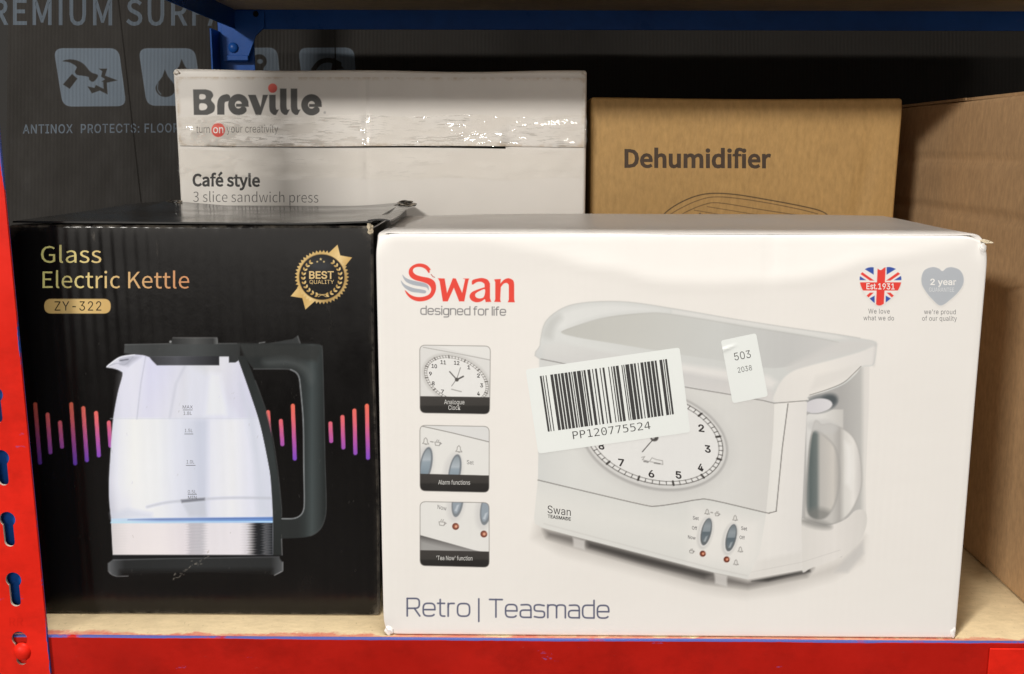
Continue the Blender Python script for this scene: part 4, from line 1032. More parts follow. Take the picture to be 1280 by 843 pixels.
# handle
houter = cr([(299, 429.5), (350, 430), (394, 430.5), (401, 433), (403, 440), (404.8, 504), (406.4, 580), (407.8, 632), (405, 652), (398, 664), (385, 671), (365, 673), (348, 673.5)], False, 5)
hinner = cr([(352, 648.6), (366, 648.4), (374, 645.5), (379, 639), (380.4, 626), (379.7, 580), (379, 527), (375.5, 485), (373, 470), (366, 463.5), (355, 461.6), (317, 461.6)], False, 5)
cv.fill(np.vstack([houter, hinner, [(308, 450)]]), G((372, 0), (408, 0), [(0, (44, 46, 45)), (0.25, (50, 54, 53)), (0.5, (70, 76, 75)), (0.75, (54, 58, 57)), (1, (36, 38, 37))]), f=1.2)
cv.fill([(299, 430), (398, 431), (402, 440), (396, 452), (340, 446), (305, 446)], (52, 53, 51), f=6, a=0.9)
cv.fill(cr([(330, 450), (360, 448), (385, 456), (392, 470), (388, 480), (378, 466), (362, 458), (334, 458)]), (86, 89, 87), f=9, a=0.6)
cv.stroke(hinner[:48], 1.3, (176, 178, 178), f=1.4, a=0.8); cv.stroke(hinner[40:], 1.0, (120, 121, 120), f=1.4, a=0.6)
cv.stroke(houter[14:50], 0.9, (82, 84, 83), f=1.4, a=0.8)
# glass jug
glass = np.vstack([cr([(176, 444), (167, 443.5), (150.5, 446), (138.7, 453.4), (133, 459), (142, 461), (150, 464), (153, 469), (147, 492), (141, 527), (137.6, 574), (136.2, 600), (136.4, 625.6), (138.7, 648)], False, 6), [(141, 694)], [(349, 694)], cr([(344, 647), (339, 602), (335.6, 580), (326, 534), (314.5, 497), (298, 450), (296, 445)], False, 6)])
def glass_col(X, Y):
    t = np.clip((X - 136) / 206, 0, 1)
    xs = [0, .06, .15, .3, .42, .5, .55, .58, .62, .75, .86, 1]
    r = np.interp(t, xs, [208, 226, 240, 236, 226, 214, 206, 206, 230, 236, 226, 212]); g = np.interp(t, xs, [208, 226, 239, 236, 227, 216, 209, 209, 230, 235, 226, 214]); b = np.interp(t, xs, [218, 234, 243, 243, 236, 227, 222, 222, 240, 243, 236, 226])
    up_ = smooth01((524 - Y) / 3)[..., None]
    c = np.stack([r, g, b], -1)
    c2_ = np.stack([216 + 8 * np.sin(X * 0.045 + Y * .02), 214 + 8 * np.sin(X * 0.045 + Y * .02), 226 + 6 * np.sin(X * 0.04)], -1)
    c = c * (1 - up_) + (0.35 * c + 0.65 * c2_) * up_
    c = np.minimum(c * np.array([1.0, 0.998, 0.995]), 244)
    return c * (1 - 0.05 * smooth01((Y - 600) / 60) * smooth01((0.25 - t) / .25))[..., None]
cv.fill(glass, glass_col, f=1.2)
cv.fill([(150, 470), (162, 446), (182, 446), (176, 520), (170, 600), (150, 640), (140, 600), (146, 520)], (244, 243, 246), f=14, a=0.35)
cv.stroke([(182, 446), (176, 480), (171, 524)], 1.0, (172, 172, 182), f=2, a=0.55); cv.stroke([(231, 458), (220, 480), (212, 522)], 2.0, (196, 197, 208), f=4, a=0.6)
cv.fill([(236, 458), (262, 470), (300, 524), (230, 524)], (226, 226, 236), f=10, a=0.7); cv.fill([(262, 466), (276, 468), (284, 520), (256, 520)], (240, 240, 246), f=8, a=0.6)
cv.fill([(300, 480), (318, 520), (330, 600), (336, 645), (322, 645), (318, 580)], (204, 207, 216), f=9, a=0.55)
cv.stroke([(138, 523.5), (324, 523.5)], 1.0, (206, 207, 216), f=1.4, a=0.6)
cv.fill([(149, 449), (164, 444), (176, 446), (160, 458), (150, 456)], (150, 150, 162), f=5, a=0.5); cv.stroke([(150, 451), (160, 449.5)], 1.4, (70, 70, 78), f=1.6, a=0.7); cv.stroke(cr([(135, 458), (146, 454.5), (156, 456), (166, 447)], False), 1.0, (160, 160, 172), f=1.6, a=0.7)
cv.stroke(cr([(133.6, 459), (140, 453.4), (151, 446.6), (168, 443.8)], False), 1.2, (246, 246, 250), f=1.4, a=0.8)
# heater plate reflections at the bottom of the water
cv.stroke(cr([(184, 634), (205, 629), (226, 626.5), (250, 624.5), (290, 622.5), (338, 623)], False), 2.2, (186, 188, 196), f=3.5, a=0.8)
cv.fill([(226, 625), (256, 622.5), (256, 626), (227, 629)], (118, 119, 126), f=2.2, a=0.85); cv.fill([(228, 630), (256, 627), (258, 645), (236, 645)], (198, 200, 208), f=4, a=0.7)
cv.fill([(138, 642), (160, 636), (190, 642), (190, 648), (139, 648)], (206, 210, 222), f=7, a=0.6)
# blue glow line and steel band
cv.fill([(139, 648.5), (341, 646.5), (341, 653.8), (139, 654.6)], G((139, 0), (341, 0), [(0, (196, 218, 240)), (0.12, (196, 216, 240)), (0.3, (150, 172, 214)), (0.6, (126, 156, 208)), (1, (104, 142, 206))]), f=1.4)
cv.stroke([(160, 650), (341, 648)], 1.0, (92, 104, 150), f=1.6, a=0.7); cv.stroke([(139, 653.4), (341, 652.4)], 1.8, (190, 224, 248), f=1.6, a=0.95)
def steel(X, Y):
    j = 1.5 * np.sin(Y * 1.9) + 1.0 * np.sin(Y * 4.1 + 1)
    xs = [139, 160, 200, 232, 238, 252, 260, 300, 309, 314, 320, 326, 331, 336, 341]
    return np.stack([np.interp(X + j, xs, v) for v in ([214, 232, 236, 226, 196, 194, 228, 230, 210, 150, 40, 34, 90, 74, 40], [208, 224, 228, 218, 190, 190, 222, 224, 205, 146, 40, 36, 90, 75, 42], [206, 222, 226, 220, 194, 194, 224, 226, 208, 146, 42, 38, 92, 78, 44])], -1)
cv.fill([(139, 654.6), (341, 653.8), (341, 694), (141, 694)], steel, f=1.0)
for k in range(9): cv.stroke([(236 + (k % 3), 657 + k * 4), (254 - (k % 2) * 4, 656.5 + k * 4)], 0.9, (176, 176, 180), f=1.2, a=0.5)
# dark spine right of the glass
cv.fill(np.vstack([cr([(296, 445), (298, 450), (314.5, 497), (326, 534), (335.6, 580), (338.5, 602), (341, 647), (341, 694.5)], False, 5), cr([(352, 694.5), (351, 630), (345, 580), (335.6, 527), (317, 471), (306, 445)], False, 5)]), G((0, 445), (0, 695), [(0, (42, 44, 43)), (0.5, (54, 58, 57)), (1, (40, 42, 41))]), f=1.1)
cv.stroke(cr([(319, 476), (336.5, 527), (346, 580), (351.5, 630), (352, 646)], False), 0.9, (96, 98, 97), f=1.3, a=0.7); cv.stroke([(352, 674), (352.6, 694)], 1.1, (150, 150, 150), f=1.3, a=0.7)
# lid
cv.fill([(155.6, 430.5), (300, 429.2), (300, 446), (237, 446), (186, 446.5), (177, 443.5), (155, 441.8)], G((155, 0), (300, 0), [(0, (72, 73, 72)), (0.25, (62, 63, 62)), (0.6, (74, 76, 75)), (1, (48, 49, 48))]), f=1.1)
cv.fill([(186, 446), (274, 445.5), (274, 457), (196, 457), (190, 451)], G((186, 0), (274, 0), [(0, (58, 58, 60)), (0.4, (84, 84, 88)), (1, (44, 44, 46))]), f=1.2); cv.fill([(274, 445.5), (287, 445), (287, 453), (296, 453), (298, 449), (296, 444), (274, 444)], (48, 49, 49), f=1.0, a=0.0)
cv.fill([(286, 445), (297, 444), (298, 451), (294, 453.5), (286, 453.5)], (50, 51, 51), f=1.2)
cv.stroke([(156, 431), (215, 429.8), (296, 429.6)], 0.9, (112, 112, 110), f=1.3, a=0.7)
cv.fill(rrect([(215, 422.2), (272, 422.2), (272.5, 430.5), (214.5, 430.5)], 2), G((215, 0), (272, 0), [(0, (46, 46, 45)), (0.5, (82, 82, 80)), (0.9, (56, 56, 55)), (1, (110, 110, 108))]), f=1.0)
cv.stroke([(216, 422.4), (271, 422.4)], 0.9, (118, 116, 113), f=1.2, a=0.8); cv.fill(ellp(213, 427.5, 1.5, 1.5), (150, 150, 148), f=1)
cv.fill([(332, 430), (366, 424), (372, 420), (375, 430)], (56, 57, 56), f=1.4); cv.stroke([(372, 420.5), (375, 429)], 1.4, (110, 110, 109), f=1.2, a=0.8); cv.stroke([(324, 429), (331, 428)], 1.3, (150, 150, 148), f=1.2, a=0.7)
# base plate
cv.fill([(141, 694), (349, 694), (349, 699), (140, 700)], (28, 28, 29), f=1.0)
cv.fill([(141, 699.5), (349, 697), (350.5, 700), (353.4, 703.5), (353.4, 713), (351, 716), (344, 719), (250, 716), (144, 720.5), (137, 717.5), (134.6, 712), (134.6, 704.5), (138, 702)], G((134, 0), (354, 0), [(0, (100, 101, 102)), (0.05, (66, 67, 68)), (0.1, (40, 41, 41)), (0.5, (46, 47, 47)), (0.93, (44, 45, 45)), (1, (88, 89, 90))]), f=1.4)
cv.fill([(150, 714), (340, 712), (340, 724), (150, 724)], KB, f=8, a=0.8)
cv.stroke([(142, 700.5), (220, 698.5), (349, 696.5)], 1.0, (120, 120, 122), f=1.4, a=0.6); cv.stroke([(135, 714), (140, 719), (146, 721), (160, 720.5)], 0.9, (150, 150, 150), f=1.2, a=0.7); cv.stroke([(353.4, 703), (353.4, 714), (343, 719.5)], 0.9, (176, 176, 176), f=1.2, a=0.75)
rs_ = random.Random(5)                           # pale scratches in the ink
for k in range(34):
    x_ = 216 + 44 * rs_.random(); y_ = 726 - (x_ - 216) * 0.75 + rs_.gauss(0, 3); a_ = rs_.uniform(-1.2, 0.2); l_n = rs_.uniform(0.8, 3.2)
    cv.stroke([(x_, y_), (x_ + l_n * math.cos(a_), y_ + l_n * math.sin(a_))], 0.7, (150, 142, 130), f=0.9, a=rs_.uniform(0.25, 0.8))
for k in range(60):
    x_ = rs_.uniform(42, 462); y_ = rs_.uniform(420, 724); a_ = rs_.uniform(-1.9, -1.0); l_n = rs_.uniform(0.6, 3.5)
    cv.stroke([(x_, y_), (x_ + l_n * math.cos(a_), y_ + l_n * math.sin(a_))], 0.6, (120, 114, 106), f=0.9, a=rs_.uniform(0.08, 0.4))
cv.build('kettle_picture', SK, M_black_print, kett, O1)
def km(name, c): return carton_mat(name, tuple(ink(c)), **K_KW)
M_kgrey = km('ink_scale_grey', (92, 92, 98))
for s, x0, x1, yb in (('MAX', 228.3, 240.8, 511.2), ('1.8L', 229.2, 239.8, 518.9), ('1.5L', 230.8, 240.8, 540.5), ('1.0L', 233.2, 242.8, 579.6), ('0.5L', 234.8, 245.2, 617), ('MIN', 235, 245.6, 624.2)):
    text('scale_lettering', SK, s, x0, x1, yb, 4.2, M_kgrey, kett, O2, bold=-0.004)
for x0, x1, y in ((228.5, 240.6, 512.4), (230.5, 241.6, 542.4), (232.4, 244.4, 581.6), (234.6, 246, 617.8)):
    p = SK.pts(np.array([x0, x1, x1, x0]), np.array([y, y, y + .7, y + .7]), O2); mesh_obj('scale_mark', p, [(3, 2, 1, 0)], M_kgrey, kett)
gold = lambda x0, x1: (lambda X, Y: np.stack([np.interp(X, [x0, (x0 + x1) / 2, x1], v) for v in ((228, 214, 206), (222, 178, 140), (140, 120, 96))], -1))
text('title_lettering', SK, 'Glass', 51, 126.5, 328.5, 20.5, M_black_print, kett, O2, cols=gold(50, 240), slope=0.005, bold=0.0, alt=True)
text('title_lettering', SK, 'Electric Kettle', 53, 236.5, 360.2, 20.5, M_black_print, kett, O2, cols=gold(50, 240), slope=0.003, bold=0.0, alt=True)
cv = Canvas(50, 370, 142, 396, 0.5, KB)
cv.fill(rrect([(55, 373.8), (138.3, 373.8), (138.3, 392.3), (55, 392.3)], 9.0, 8), G((55, 0), (138, 0), [(0, (206, 172, 108)), (0.5, (216, 182, 118)), (1, (206, 168, 104))]), f=0.9)
cv.build('model_badge', SK, M_black_print, kett, O1)
text('model_lettering', SK, 'ZY-322', 68, 126.5, 388.6, 11.6, km('ink_black', (34, 28, 22)), kett, O2, space=1.1)
# seal
def Zq(pts): return np.array([(340 + x / 7.66, 290 + y / 7.66) for x, y in pts])
cv = Canvas(360, 302, 444, 391, 0.45, KB)
gd = lambda d=0: G((365, 320), (440, 375), [(0, (226, 192, 128)), (0.3, (206, 168, 100)), (0.55, (232, 200, 140)), (0.75, (176, 142, 84)), (1, (222, 188, 122))])
cv.fill(Zq([(540, 205), (628, 122), (655, 225), (768, 245), (700, 330), (640, 300)]), G(Zq([(560, 180)])[0], Zq([(720, 300)])[0], [(0, (214, 176, 108)), (0.5, (236, 202, 140)), (1, (206, 166, 98))]), f=0.9)
cv.fill(Zq([(250, 530), (178, 617), (290, 635), (320, 745), (415, 660), (320, 580)]), G(Zq([(200, 600)])[0], Zq([(380, 680)])[0], [(0, (226, 190, 124)), (0.5, (206, 166, 98)), (1, (222, 186, 120))]), f=0.9)
cx, cy = 402.4, 346.6
nt_ = 46; tt = np.arange(nt_ * 2) * math.pi / nt_
rr_ = np.where(np.arange(nt_ * 2) % 2 == 0, 34.0, 31.0)
cv.fill(np.stack([cx + rr_ * np.cos(tt), cy + rr_ * np.sin(tt)], 1), gd(), f=0.8)
cv.fill(ellp(cx, cy, 29.0, 29.0), (150, 118, 66), f=0.8); cv.fill(ellp(cx, cy, 28.2, 28.2), (22, 20, 20), f=0.8); cv.fill(ellp(cx - 2, cy - 14, 15, 9), (64, 66, 70), f=14, a=0.6)
for s in (-1, 1):
    for k in range(10):
        a = R_(75 - 14.0 * k); px_, py_ = cx + s * 23.2 * math.cos(a), cy + 23.2 * math.sin(a)
        tx, ty = s * math.sin(a), -math.cos(a)
        for q_, col_ in ((0.9, (226, 192, 126)), (-0.9, (192, 154, 88))):
            nx_, ny_ = -ty * q_, tx * q_
            p0 = np.array([px_ + tx * -1.2, py_ + ty * -1.2]); p2 = np.array([px_ + tx * 2.6 + nx_ * 3.0, py_ + ty * 2.6 + ny_ * 3.0])
            mid = (p0 + p2) / 2; dv = p2 - p0; nn_ = np.array([-dv[1], dv[0]]) * 0.27
            cv.fill(cr([p0, mid + nn_, p2, mid - nn_], True, 4), col_, f=0.8)
cv.stroke(cr(Zq([(420, 600), (470, 600), (520, 622)]), False), 0.9, (214, 178, 112)); cv.stroke(cr(Zq([(445, 622), (480, 602), (540, 598)]), False), 0.9, (214, 178, 112))
for x, y, k in ((467, 262, 1.0), (434, 286, .8), (498, 286, .8)):
    p = Zq([(x, y)])[0]; a_ = np.arange(10) * math.pi / 5 - math.pi / 2; r_ = np.where(np.arange(10) % 2 == 0, 2.0, 0.9) * k
    cv.fill(np.stack([p[0] + r_ * np.cos(a_), p[1] + r_ * np.sin(a_)], 1), (226, 196, 134), f=0.7)
cv.build('quality_seal', SK, M_black_print, kett, O1)
M_gold = km('ink_gold', (226, 192, 132))
text('seal_lettering', SK, 'BEST', 386.4, 417.4, 348.4, 8.9, M_gold, kett, O2, bold=0.02)
text('seal_lettering', SK, 'QUALITY', 387, 417.4, 355, 4.9, M_gold, kett, O2)
# wear of the black carton
wk = wobble(71, 6, 9, 30)
def ktop(u, v):
    x = kx0 + 0.002 + u * (kx1 - kx0 - 0.003); y = KY + 0.003 + v * (KD - 0.004)
    lift = 0.0035 * max(0, (u - 0.80) / 0.20) ** 1.5 * (0.45 + 0.55 * v) + 0.004 * v ** 2 * max(0, 1 - abs(u - 0.15) * 5)
    return (x, y, KZ + 0.0010 + lift + 0.0006 * float(wk(x, y)))
sheet('top_flap', M_black_top, kett, ktop, 40, 24, 0.0012)
scrap('torn_corner', M_torn, kett, (kx1 - 0.002, KY + 0.002, KZ - 0.002), (0.0022, 0.003, 0.0036), 23)
scrap('crumpled_edge', M_black, kett, (kx1 + 0.004, KY + KD * 0.80, KZ + 0.0062), (0.0075, 0.007, 0.0026), 24, 4, 0.5)
scrap('crumpled_edge', M_black, kett, (kx0 + 0.045, KY + KD - 0.006, KZ + 0.0050), (0.0085, 0.004, 0.0018), 25, 4, 0.8)
sheet('lifted_flap', M_black_top, kett, lambda u, v: (kx1 - 0.004 + 0.016 * u, KY + 0.006 + v * (KD - 0.03), KZ + 0.0030 + 0.0022 * u * v + 0.0010 * math.sin(9 * v + 3 * u)), 6, 16, 0.0012)
# ================================================================== box 3: sandwich press carton
BY = KY + KD + 0.012
bx0 = on_y(220.5, 150, BY)[0]; bx1 = on_y(733.5, 150, BY)[0]; BZ = on_y(480, 88.5, BY)[2]
press = root('sandwich_press_carton', 'tall grey white carton sealed with crinkled clear tape, behind the kettle carton', 'box', ((bx0 + bx1) / 2, BY, 0))
fb1 = wobble(81, 6, 8, 28); fb2 = wobble(84, 6, 30, 60)
def press_front(x, z):
    x = np.asarray(x, float); z = np.asarray(z, float); u = (x - bx0) / (bx1 - bx0)
    edge = smooth01(np.minimum(u, 1 - u) * 10)
    cr_ = np.exp(-((x - on_creX) / 0.0025) ** 2) * 0.0006
    return edge * (0.0010 * fb1(x, z) + 0.00025 * fb2(x, z)) - cr_
on_creX = on_y(457, 150, BY)[0]
carton_body('carton_body', M_press, press, bx0, bx1, BY, BY + 0.15, 0.0, BZ, r=0.003, cell=0.004, front=press_front, seed=91, amp=0.0022)
SB = Surf((0, BY, 0), (1, 0, 0), (0, 0, 1), (0, -1, 0), press_front)
# lid flap over the upper front
zs = on_y(450, 183, BY)[2]
def lid_gap(x, z):
    u = (np.asarray(x) - bx0) / (bx1 - bx0); v = np.clip((np.asarray(z) - zs) / (BZ - 0.006 - zs), 0, 1)
    return 0.0022 * smooth01((u - 0.10) / 0.25) * smooth01((0.815 - u) / 0.03) * (1 - v) ** 4
def bflap(u, v):
    x = bx0 + 0.002 + u * (bx1 - bx0 - 0.004)
    z = zs + v * (BZ - 0.006 - zs) - (1 - v) * 0.0006 * math.sin(7 * u)
    return (x, BY - float(press_front(x, z)) - 0.0016 - float(lid_gap(x, z)), z)
sheet('lid_flap', M_press, press, bflap, 110, 20, 0.0011, (0, 1, 0))
xa_, xb_ = on_y(290, 183, BY)[0], on_y(632, 183, BY)[0]
n = 30; V = []
for i in range(n + 1):
    t = i / n; x = xa_ + (xb_ - xa_) * t; w_ = 0.0005 + 0.0018 * t ** 1.3
    y = BY - float(press_front(x, zs)) - 0.0002
    zc = zs - 0.0006 * math.sin(7 * (x - bx0) / (bx1 - bx0))
    V += [(x, y, zc + 0.0005), (x, y, zc - w_)]
mesh_obj('lid_gap', V, [(2 * i, 2 * i + 1, 2 * i + 3, 2 * i + 2) for i in range(n)], M_dark, press)  # dark strip: shade inside the slit under the flap, put in as colour
def press_off(x, z): return press_front(x, z) + np.where(np.asarray(z) > zs - 0.0005, 0.0016 + lid_gap(x, z), 0.0)
SBF = Surf((0, BY, 0), (1, 0, 0), (0, 0, 1), (0, -1, 0), press_off)
GP = PAPER * np.array([0.955, 0.948, 0.936])
GPl = s2l(PAPER) * np.array(GREYW) / BASEW; GPs = np.where(GPl <= 0.0031308, GPl * 12.92, 1.055 * GPl ** (1 / 2.4) - 0.055) * 255
cv = Canvas(236, 100, 408, 176, 0.5, GPs)
DK = (68, 66, 62)
cv.fill(np.vstack([[(242.2, 112.2)], cr([(258, 112.2), (265, 114.5), (267.5, 120), (265, 125.5), (269.5, 132), (268, 140), (260, 144)], False, 5), [(243.2, 144)]]), DK, holes=[cr([(250.5, 118.5), (256.5, 118.5), (258.3, 121.5), (256.5, 124.3), (250.5, 124.3)], True, 3), cr([(250.5, 130), (257.5, 130), (260.2, 133.8), (257.5, 137.6), (250.5, 137.6)], True, 3)])
cv.stroke([(277, 143.5), (277, 132)], 9.0, DK, butt=True); cv.stroke(cr([(277, 134), (277.5, 128), (280, 124), (285, 122.6)], False), 9.0, DK, butt=True)
def e_(cx, cy):
    cv.stroke(ellp(cx, cy, 8.6, 9.0, 0, 40, 38, 352), 8.4, DK, butt=True)
    cv.fill([(cx - 3, cy - 1), (cx + 12.6, cy - 1), (cx + 12.8, cy + 2.6), (cx - 3, cy + 2.6)], DK)
e_(299, 131.2); e_(390, 131.4)
cv.fill([(311, 119), (320.5, 119), (326.5, 134), (329.5, 119), (335.8, 119), (327, 144), (320.5, 144)], DK)
def l_(x, yt):
    cv.fill(np.vstack([[(x - 4, yt), (x + 4, yt), (x + 4, 132)], cr([(x + 4, 133.5), (x + 5, 137.3), (x + 8, 137.2)], False, 3), [(x + 4.5, 144)], cr([(x + 1.5, 144), (x - 2.8, 140), (x - 4, 133.5)], False, 3)]), DK)
l_(341.3, 119); l_(354.8, 111.2); l_(368.2, 111.2)
cv.fill(ellp(341.6, 110.6, 5.6, 5.8), G((338, 105), (345, 117), [(0, (240, 104, 84)), (0.6, (222, 72, 56)), (1, (186, 52, 42))]), f=1.0)
cv.fill(ellp(273.6, 162.8, 8.4, 8.8), G((270, 155), (277, 172), [(0, (240, 112, 96)), (1, (212, 70, 58))]), f=1.0)
cv.fill(ellp(406.5, 141, 1.6, 1.6), (176, 170, 162), f=1.2)
cv.build('logo_print', SBF, M_press_print, press, 0.00006)
def bmm(name, c): return carton_mat(name, tuple(ink(c)), **B_KW)
M_bdk = bmm('ink_press_dark', (52, 50, 48)); M_bgr = bmm('ink_press_grey', (124, 118, 110))
text('slogan_lettering', SBF, 'turn', 246, 263, 166.4, 9.6, M_bgr, press, 0.00009, bold=-0.003)
text('slogan_lettering', SBF, 'your creativity', 284, 348.5, 166.0, 9.6, M_bgr, press, 0.00009, bold=-0.003)
text('slogan_lettering', SBF, 'on', 267.2, 280, 166.6, 9.6, bmm('ink_press_white', (240, 232, 222)), press, 0.00009, bold=0.008)
text('name_lettering', SB, 'Café style', 240.5, 325, 232.6, 14.6, M_bdk, press, 0.00009, bold=0.013, slope=0.006, alt=True)
text('name_lettering', SB, '3 slice sandwich press', 241.5, 398, 252.6, 12.8, bmm('ink_press_mid', (84, 80, 76)), press, 0.00009, bold=-0.004, slope=0.006, alt=True)
# crinkled tape band around the lid join
def tape_grid(name, mat, parent, surf, x0, x1, y0, y1, off, amp, seed, step=2.2):
    xs = np.arange(x0, x1 + step, step); ys = np.arange(y0, y1 + step, step * 0.8)
    X, Y = np.meshgrid(xs, ys); w1 = wobble(seed, 9, 0.03, 0.35); w2 = wobble(seed + 1, 9, 0.2, 0.9)
    u = (X - x0) / (x1 - x0)
    Yj = Y + (Y - (y0 + y1) / 2) / (y1 - y0) * 3 * np.sin(X * 0.045 + seed)
    o_ = off + amp * (1.1 + w1(X * 0.45, Y * 1.6) + 0.5 * w2(X * 0.5, Y * 1.5))
    P = surf.pts(X.ravel(), Yj.ravel(), np.maximum(o_.ravel(), 0.0003))
    ny, nx = X.shape; idx = np.arange(ny * nx).reshape(ny, nx)
    q = np.stack([idx[1:, :-1].ravel(), idx[1:, 1:].ravel(), idx[:-1, 1:].ravel(), idx[:-1, :-1].ravel()], 1)
    return mesh_obj(name, P, [tuple(r_) for r_ in q.tolist()], mat, parent, smooth=True)
tp = tape_grid('packing_tape', M_tape, press, SBF, 223, 732, 145, 183, 0.0005, 0.00035, 101)
tp['label'] = 'clear crinkled packing tape along the lid edge'
tape_grid('packing_tape', M_tape2, press, SB, 223, 730, 187, 222, 0.0006, 0.0003, 105)
scrap('worn_corner', M_press, press, (bx0 + 0.003, BY + 0.001, BZ - 0.0025), (0.0030, 0.0026, 0.0022), 33, 3, 0.3)
scrap('worn_corner', M_press, press, (bx1 - 0.004, BY + 0.002, BZ - 0.003), (0.0030, 0.0026, 0.0028), 34, 3, 0.3)

# ================================================================== box 4: dehumidifier carton
DY = BY + 0.016
dx0 = on_y(738.5, 200, DY)[0]; dx1 = on_y(1123.5, 200, DY)[0]; DZ = on_y(930, 123.5, DY)[2]
deh = root('dehumidifier_carton', 'plain brown kraft carton with dark dehumidifier lettering, behind the white carton', 'box', ((dx0 + dx1) / 2, DY, 0))
fd1 = wobble(111, 6, 8, 26); xfold = on_y(1092, 200, DY)[0]
def deh_front(x, z):
    x = np.asarray(x, float); z = np.asarray(z, float); u = (x - dx0) / (dx1 - dx0)
    edge = smooth01(np.minimum(u, 1 - u) * 9)
    xf = xfold - (DZ - 0.03 - z) * 0.16
    return edge * 0.0012 * fd1(x, z) - 0.0028 * np.exp(-((x - xf) / 0.004) ** 2) * smooth01((DZ - 0.02 - z) / 0.05) - 0.0022 * smooth01((z - DZ + 0.014) / 0.012)
carton_body('carton_body', M_kraft, deh, dx0, dx1, DY, DY + 0.22, 0.0, DZ, r=0.003, cell=0.006, front=deh_front, seed=121, amp=0.002)
SD = Surf((0, DY, 0), (1, 0, 0), (0, 0, 1), (0, -1, 0), deh_front)
M_dink = carton_mat('ink_kraft', tuple(ink((78, 62, 48))), **D_KW)
text('title_lettering', SD, 'Dehumidifier', 780.5, 964, 209, 21.5, M_dink, deh, O1, bold=0.013, slope=0.004, alt=True)
KRl = np.array(KRAFT) / BASEW * s2l(PAPER); KRs = np.where(KRl <= 0.0031308, KRl * 12.92, 1.055 * KRl ** (1 / 2.4) - 0.055) * 255
cv = Canvas(820, 236, 1050, 300, 0.6, KRs); LN = (82, 64, 44)
cv.stroke(cr([(824, 280), (830, 268), (846, 256), (868, 246), (890, 242), (920, 243.5), (960, 250), (1000, 257.5), (1026, 264), (1036, 272), (1040, 290)], False), 1.3, LN)
cv.stroke(cr([(828, 282), (836, 270), (852, 260), (872, 251), (892, 246.5), (920, 248), (960, 254), (1000, 262), (1022, 267.5)], False), 0.9, LN, a=0.8)
cv.stroke(cr([(850, 272), (856, 266), (880, 256), (900, 254), (950, 262), (1010, 272), (1016, 280)], False), 0.9, LN, a=0.8)
cv.stroke([(850, 272), (880, 279), (960, 293)], 0.9, LN, a=0.8); cv.stroke([(868, 263), (940, 275), (1000, 286)], 0.8, LN, a=0.7); cv.stroke([(884, 258.5), (960, 271), (1010, 281)], 0.8, LN, a=0.7)
for k in range(7): cv.fill(ellp(868 + 7 * k, 269 + 1.3 * k - (k % 2) * 3, 1.1, .9), LN, f=1)
cv.build('line_drawing', SD, M_kraft_print, deh, O1)

# ================================================================== box 5: plain brown carton at the right
CX = float((on_x(1210, 695, 0.4)[0])); CX = float((on_z(1210, 695, 0)[0] + on_z(1279, 751, 0)[0]) / 2)
CZ = float((on_x(1279, 115.5, CX)[2] + on_x(1135, 137.5, CX)[2]) / 2)
plain = root('plain_brown_carton', 'unprinted corrugated brown carton, its creased side facing the white carton', 'box', (CX + 0.15, 0.03, 0))
zc1 = float(on_x(1240, 201, CX)[2]); zc2 = float(on_x(1240, 270, CX)[2]); zc3 = float(on_x(1256, 349, CX)[2])
fp1 = wobble(131, 6, 8, 26)
o = carton_body('carton_body', M_kraft_pale, plain, CX, CX + 0.30, 0.012, 0.50, 0.0, CZ, r=0.003, cell=0.0035, seed=141, amp=0.001)
me = o.data; co = np.zeros(len(me.vertices) * 3); me.vertices.foreach_get('co', co); co = co.reshape(-1, 3)
xl = co[:, 0] + 0.15; wl = np.clip(1 - np.abs(xl) / 0.02, 0, 1); z_ = co[:, 2]
co[:, 0] += wl * (0.0020 * np.exp(-((z_ - zc1) / 0.0035) ** 2) + 0.0024 * np.exp(-((z_ - zc2) / 0.0035) ** 2) - 0.0030 * smooth01((zc3 - z_) / 0.006) * smooth01((z_ - zc3 + 0.05) / 0.05) - 0.003 * np.sin(np.clip((z_) / CZ, 0, 1) * math.pi) + 0.0015 * fp1(co[:, 1], z_))
me.vertices.foreach_set('co', co.ravel()); me.update()
for (y0_, y1_) in ((0.016, 0.25), (0.254, 0.496)):
    sheet('top_flap', M_kraft_pale, plain, lambda u, v, a=y0_, b=y1_: (CX + 0.003 + u * 0.294, a + v * (b - a), CZ + 0.0006 + 0.0004 * math.sin(7 * u + a * 9)), 8, 6, 0.0025)

# ================================================================== behind: fluted sheet leaning in the bay at the back
mb = MB(); mb.box(-0.72, 1.15, YB + 0.012, 1.25, -0.019, -0.0003); rs = mb.build('rear_shelf_board', M_board2, rack)
al = R_(11); sy0 = 0.665
sn = np.array([0, -math.cos(al), math.sin(al)]); sv = np.array([0, math.sin(al), math.cos(al)])
pack = root('floor_protection_sheet', 'dark grey fluted plastic sheet with pale icons, leaning behind the rack', 'sheet', (-0.2, sy0, 0))
so = np.array([0, sy0, 0.0])
sx0, sx1, sh = -0.70, 1.05, 0.78
mb = MB(); t_ = 0.006
V = [so + np.array([x, 0, 0]) + sv * h_ + (-sn) * d_ for x in (sx0, sx1) for d_ in (0, t_) for h_ in (0.0012, sh)]
mb.add(V, [(0, 1, 3, 2), (4, 6, 7, 5), (0, 4, 5, 1), (2, 3, 7, 6), (0, 2, 6, 4), (1, 5, 7, 3)])
mb.build('sheet_panel', M_sheet, pack)
SS = Surf(so, (1, 0, 0), sv, sn)
XBG = s2l((36, 34, 32)) / BASEW * s2l(PAPER); XB = np.where(XBG <= 0.0031308, XBG * 12.92, 1.055 * XBG ** (1 / 2.4) - 0.055) * 255
GRY = np.array([84, 91, 97]); INK = XB
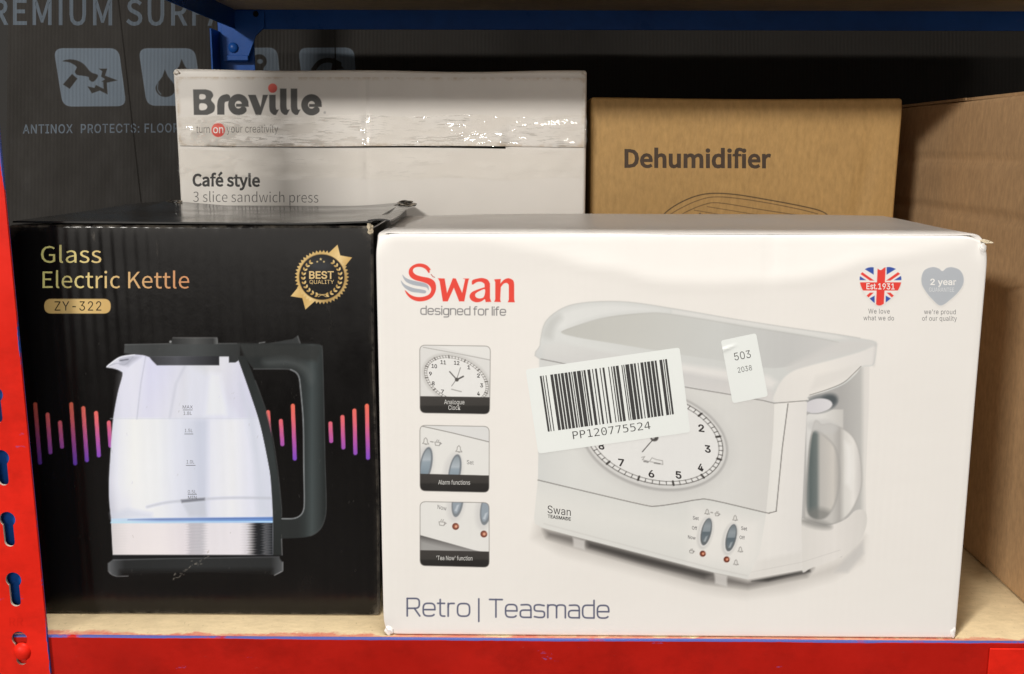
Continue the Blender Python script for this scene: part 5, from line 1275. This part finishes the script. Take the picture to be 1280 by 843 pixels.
# fold creases
for (xa, xb) in ((145, 177), (417, 421)):
    p = SS.pts(np.array([xa, xa + 1.6, xb + 1.6, xb]), np.array([-20, -20, 265, 265]), 0.0002); mesh_obj('fold_crease', p, [(3, 2, 1, 0)], M_dark, pack)
cv = Canvas(60, 52, 452, 140, 0.6, XB)
def icon(q):
    r = rrect(q, 11); cv.fill(r, GRY, f=1.0); cv.stroke(r, 1.0, GRY * 1.12, closed=True, a=0.8)
icon([(67.5, 61), (148, 61), (157.5, 132.5), (79, 133)])
def Zi(pts): return np.array([(x / 4.571, 50 + y / 4.571) for x, y in pts])
cv.fill(cr(Zi([(358, 122), (395, 112), (440, 118), (480, 140), (520, 185), (558, 200), (552, 222), (530, 240), (510, 228), (505, 212), (470, 205), (440, 200), (428, 182), (438, 155), (400, 130)]), True, 4), INK); cv.fill(Zi([(412, 195), (442, 222), (398, 280), (360, 255)]), INK)
cv.fill(Zi([(565, 165), (612, 165), (600, 205), (672, 232), (610, 245), (615, 312), (570, 290), (525, 306), (500, 266), (540, 275), (548, 258), (592, 280), (590, 240), (580, 240), (600, 225), (578, 210), (585, 180)]), INK)
icon([(173.5, 61), (243, 61), (254, 132), (184, 132)])
def drop(cx, cy, r, top):
    cv.fill(np.vstack([[(cx - 1, top)], cr([(cx + 3, top + 9), (cx + r, cy), (cx + r * .7, cy + r * .75), (cx, cy + r), (cx - r * .7, cy + r * .75), (cx - r, cy), (cx - 4, top + 9)], False, 4)]), INK)
drop(207, 109, 12.5, 87); drop(228, 92, 10, 74); cv.stroke(cr([(197.5, 104), (197, 112), (201, 118)], False), 1.2, GRY, a=0.9)
icon([(276, 61), (346, 60), (353, 132), (287, 132)]); cv.fill(ellp(324, 77, 9.5, 9), INK, holes=[ellp(325, 77, 3.6, 3)]); cv.fill([(318, 84), (330, 84), (326, 100), (318, 104)], INK)
icon([(373, 60.5), (442, 60), (447, 131), (382, 131)]); cv.stroke(cr([(392, 87), (400, 78), (412, 75.5), (424, 80)], False), 6, INK); cv.fill([(417, 72), (430, 86), (414, 88)], INK)
cv.build('icon_print', SS, M_sheet_print, pack, O1)
M_sink = carton_mat('ink_sheet', tuple(ink(tuple(GRY * 0.92))), **X_KW); M_sink2 = carton_mat('ink_sheet_dark', tuple(ink(tuple(GRY * 0.84))), **X_KW)
text('heading_lettering', SS, 'PREMIUM SURFACE', -36, 332, 30.5, 31, M_sink2, pack, O1, bold=0.006, slope=0.004, space=1.05, alt=True)
text('slogan_lettering', SS, 'ANTINOX  PROTECTS: FLOORS', 28.5, 232, 167, 10.8, M_sink, pack, O1, bold=0.012, slope=-0.008, space=1.1)
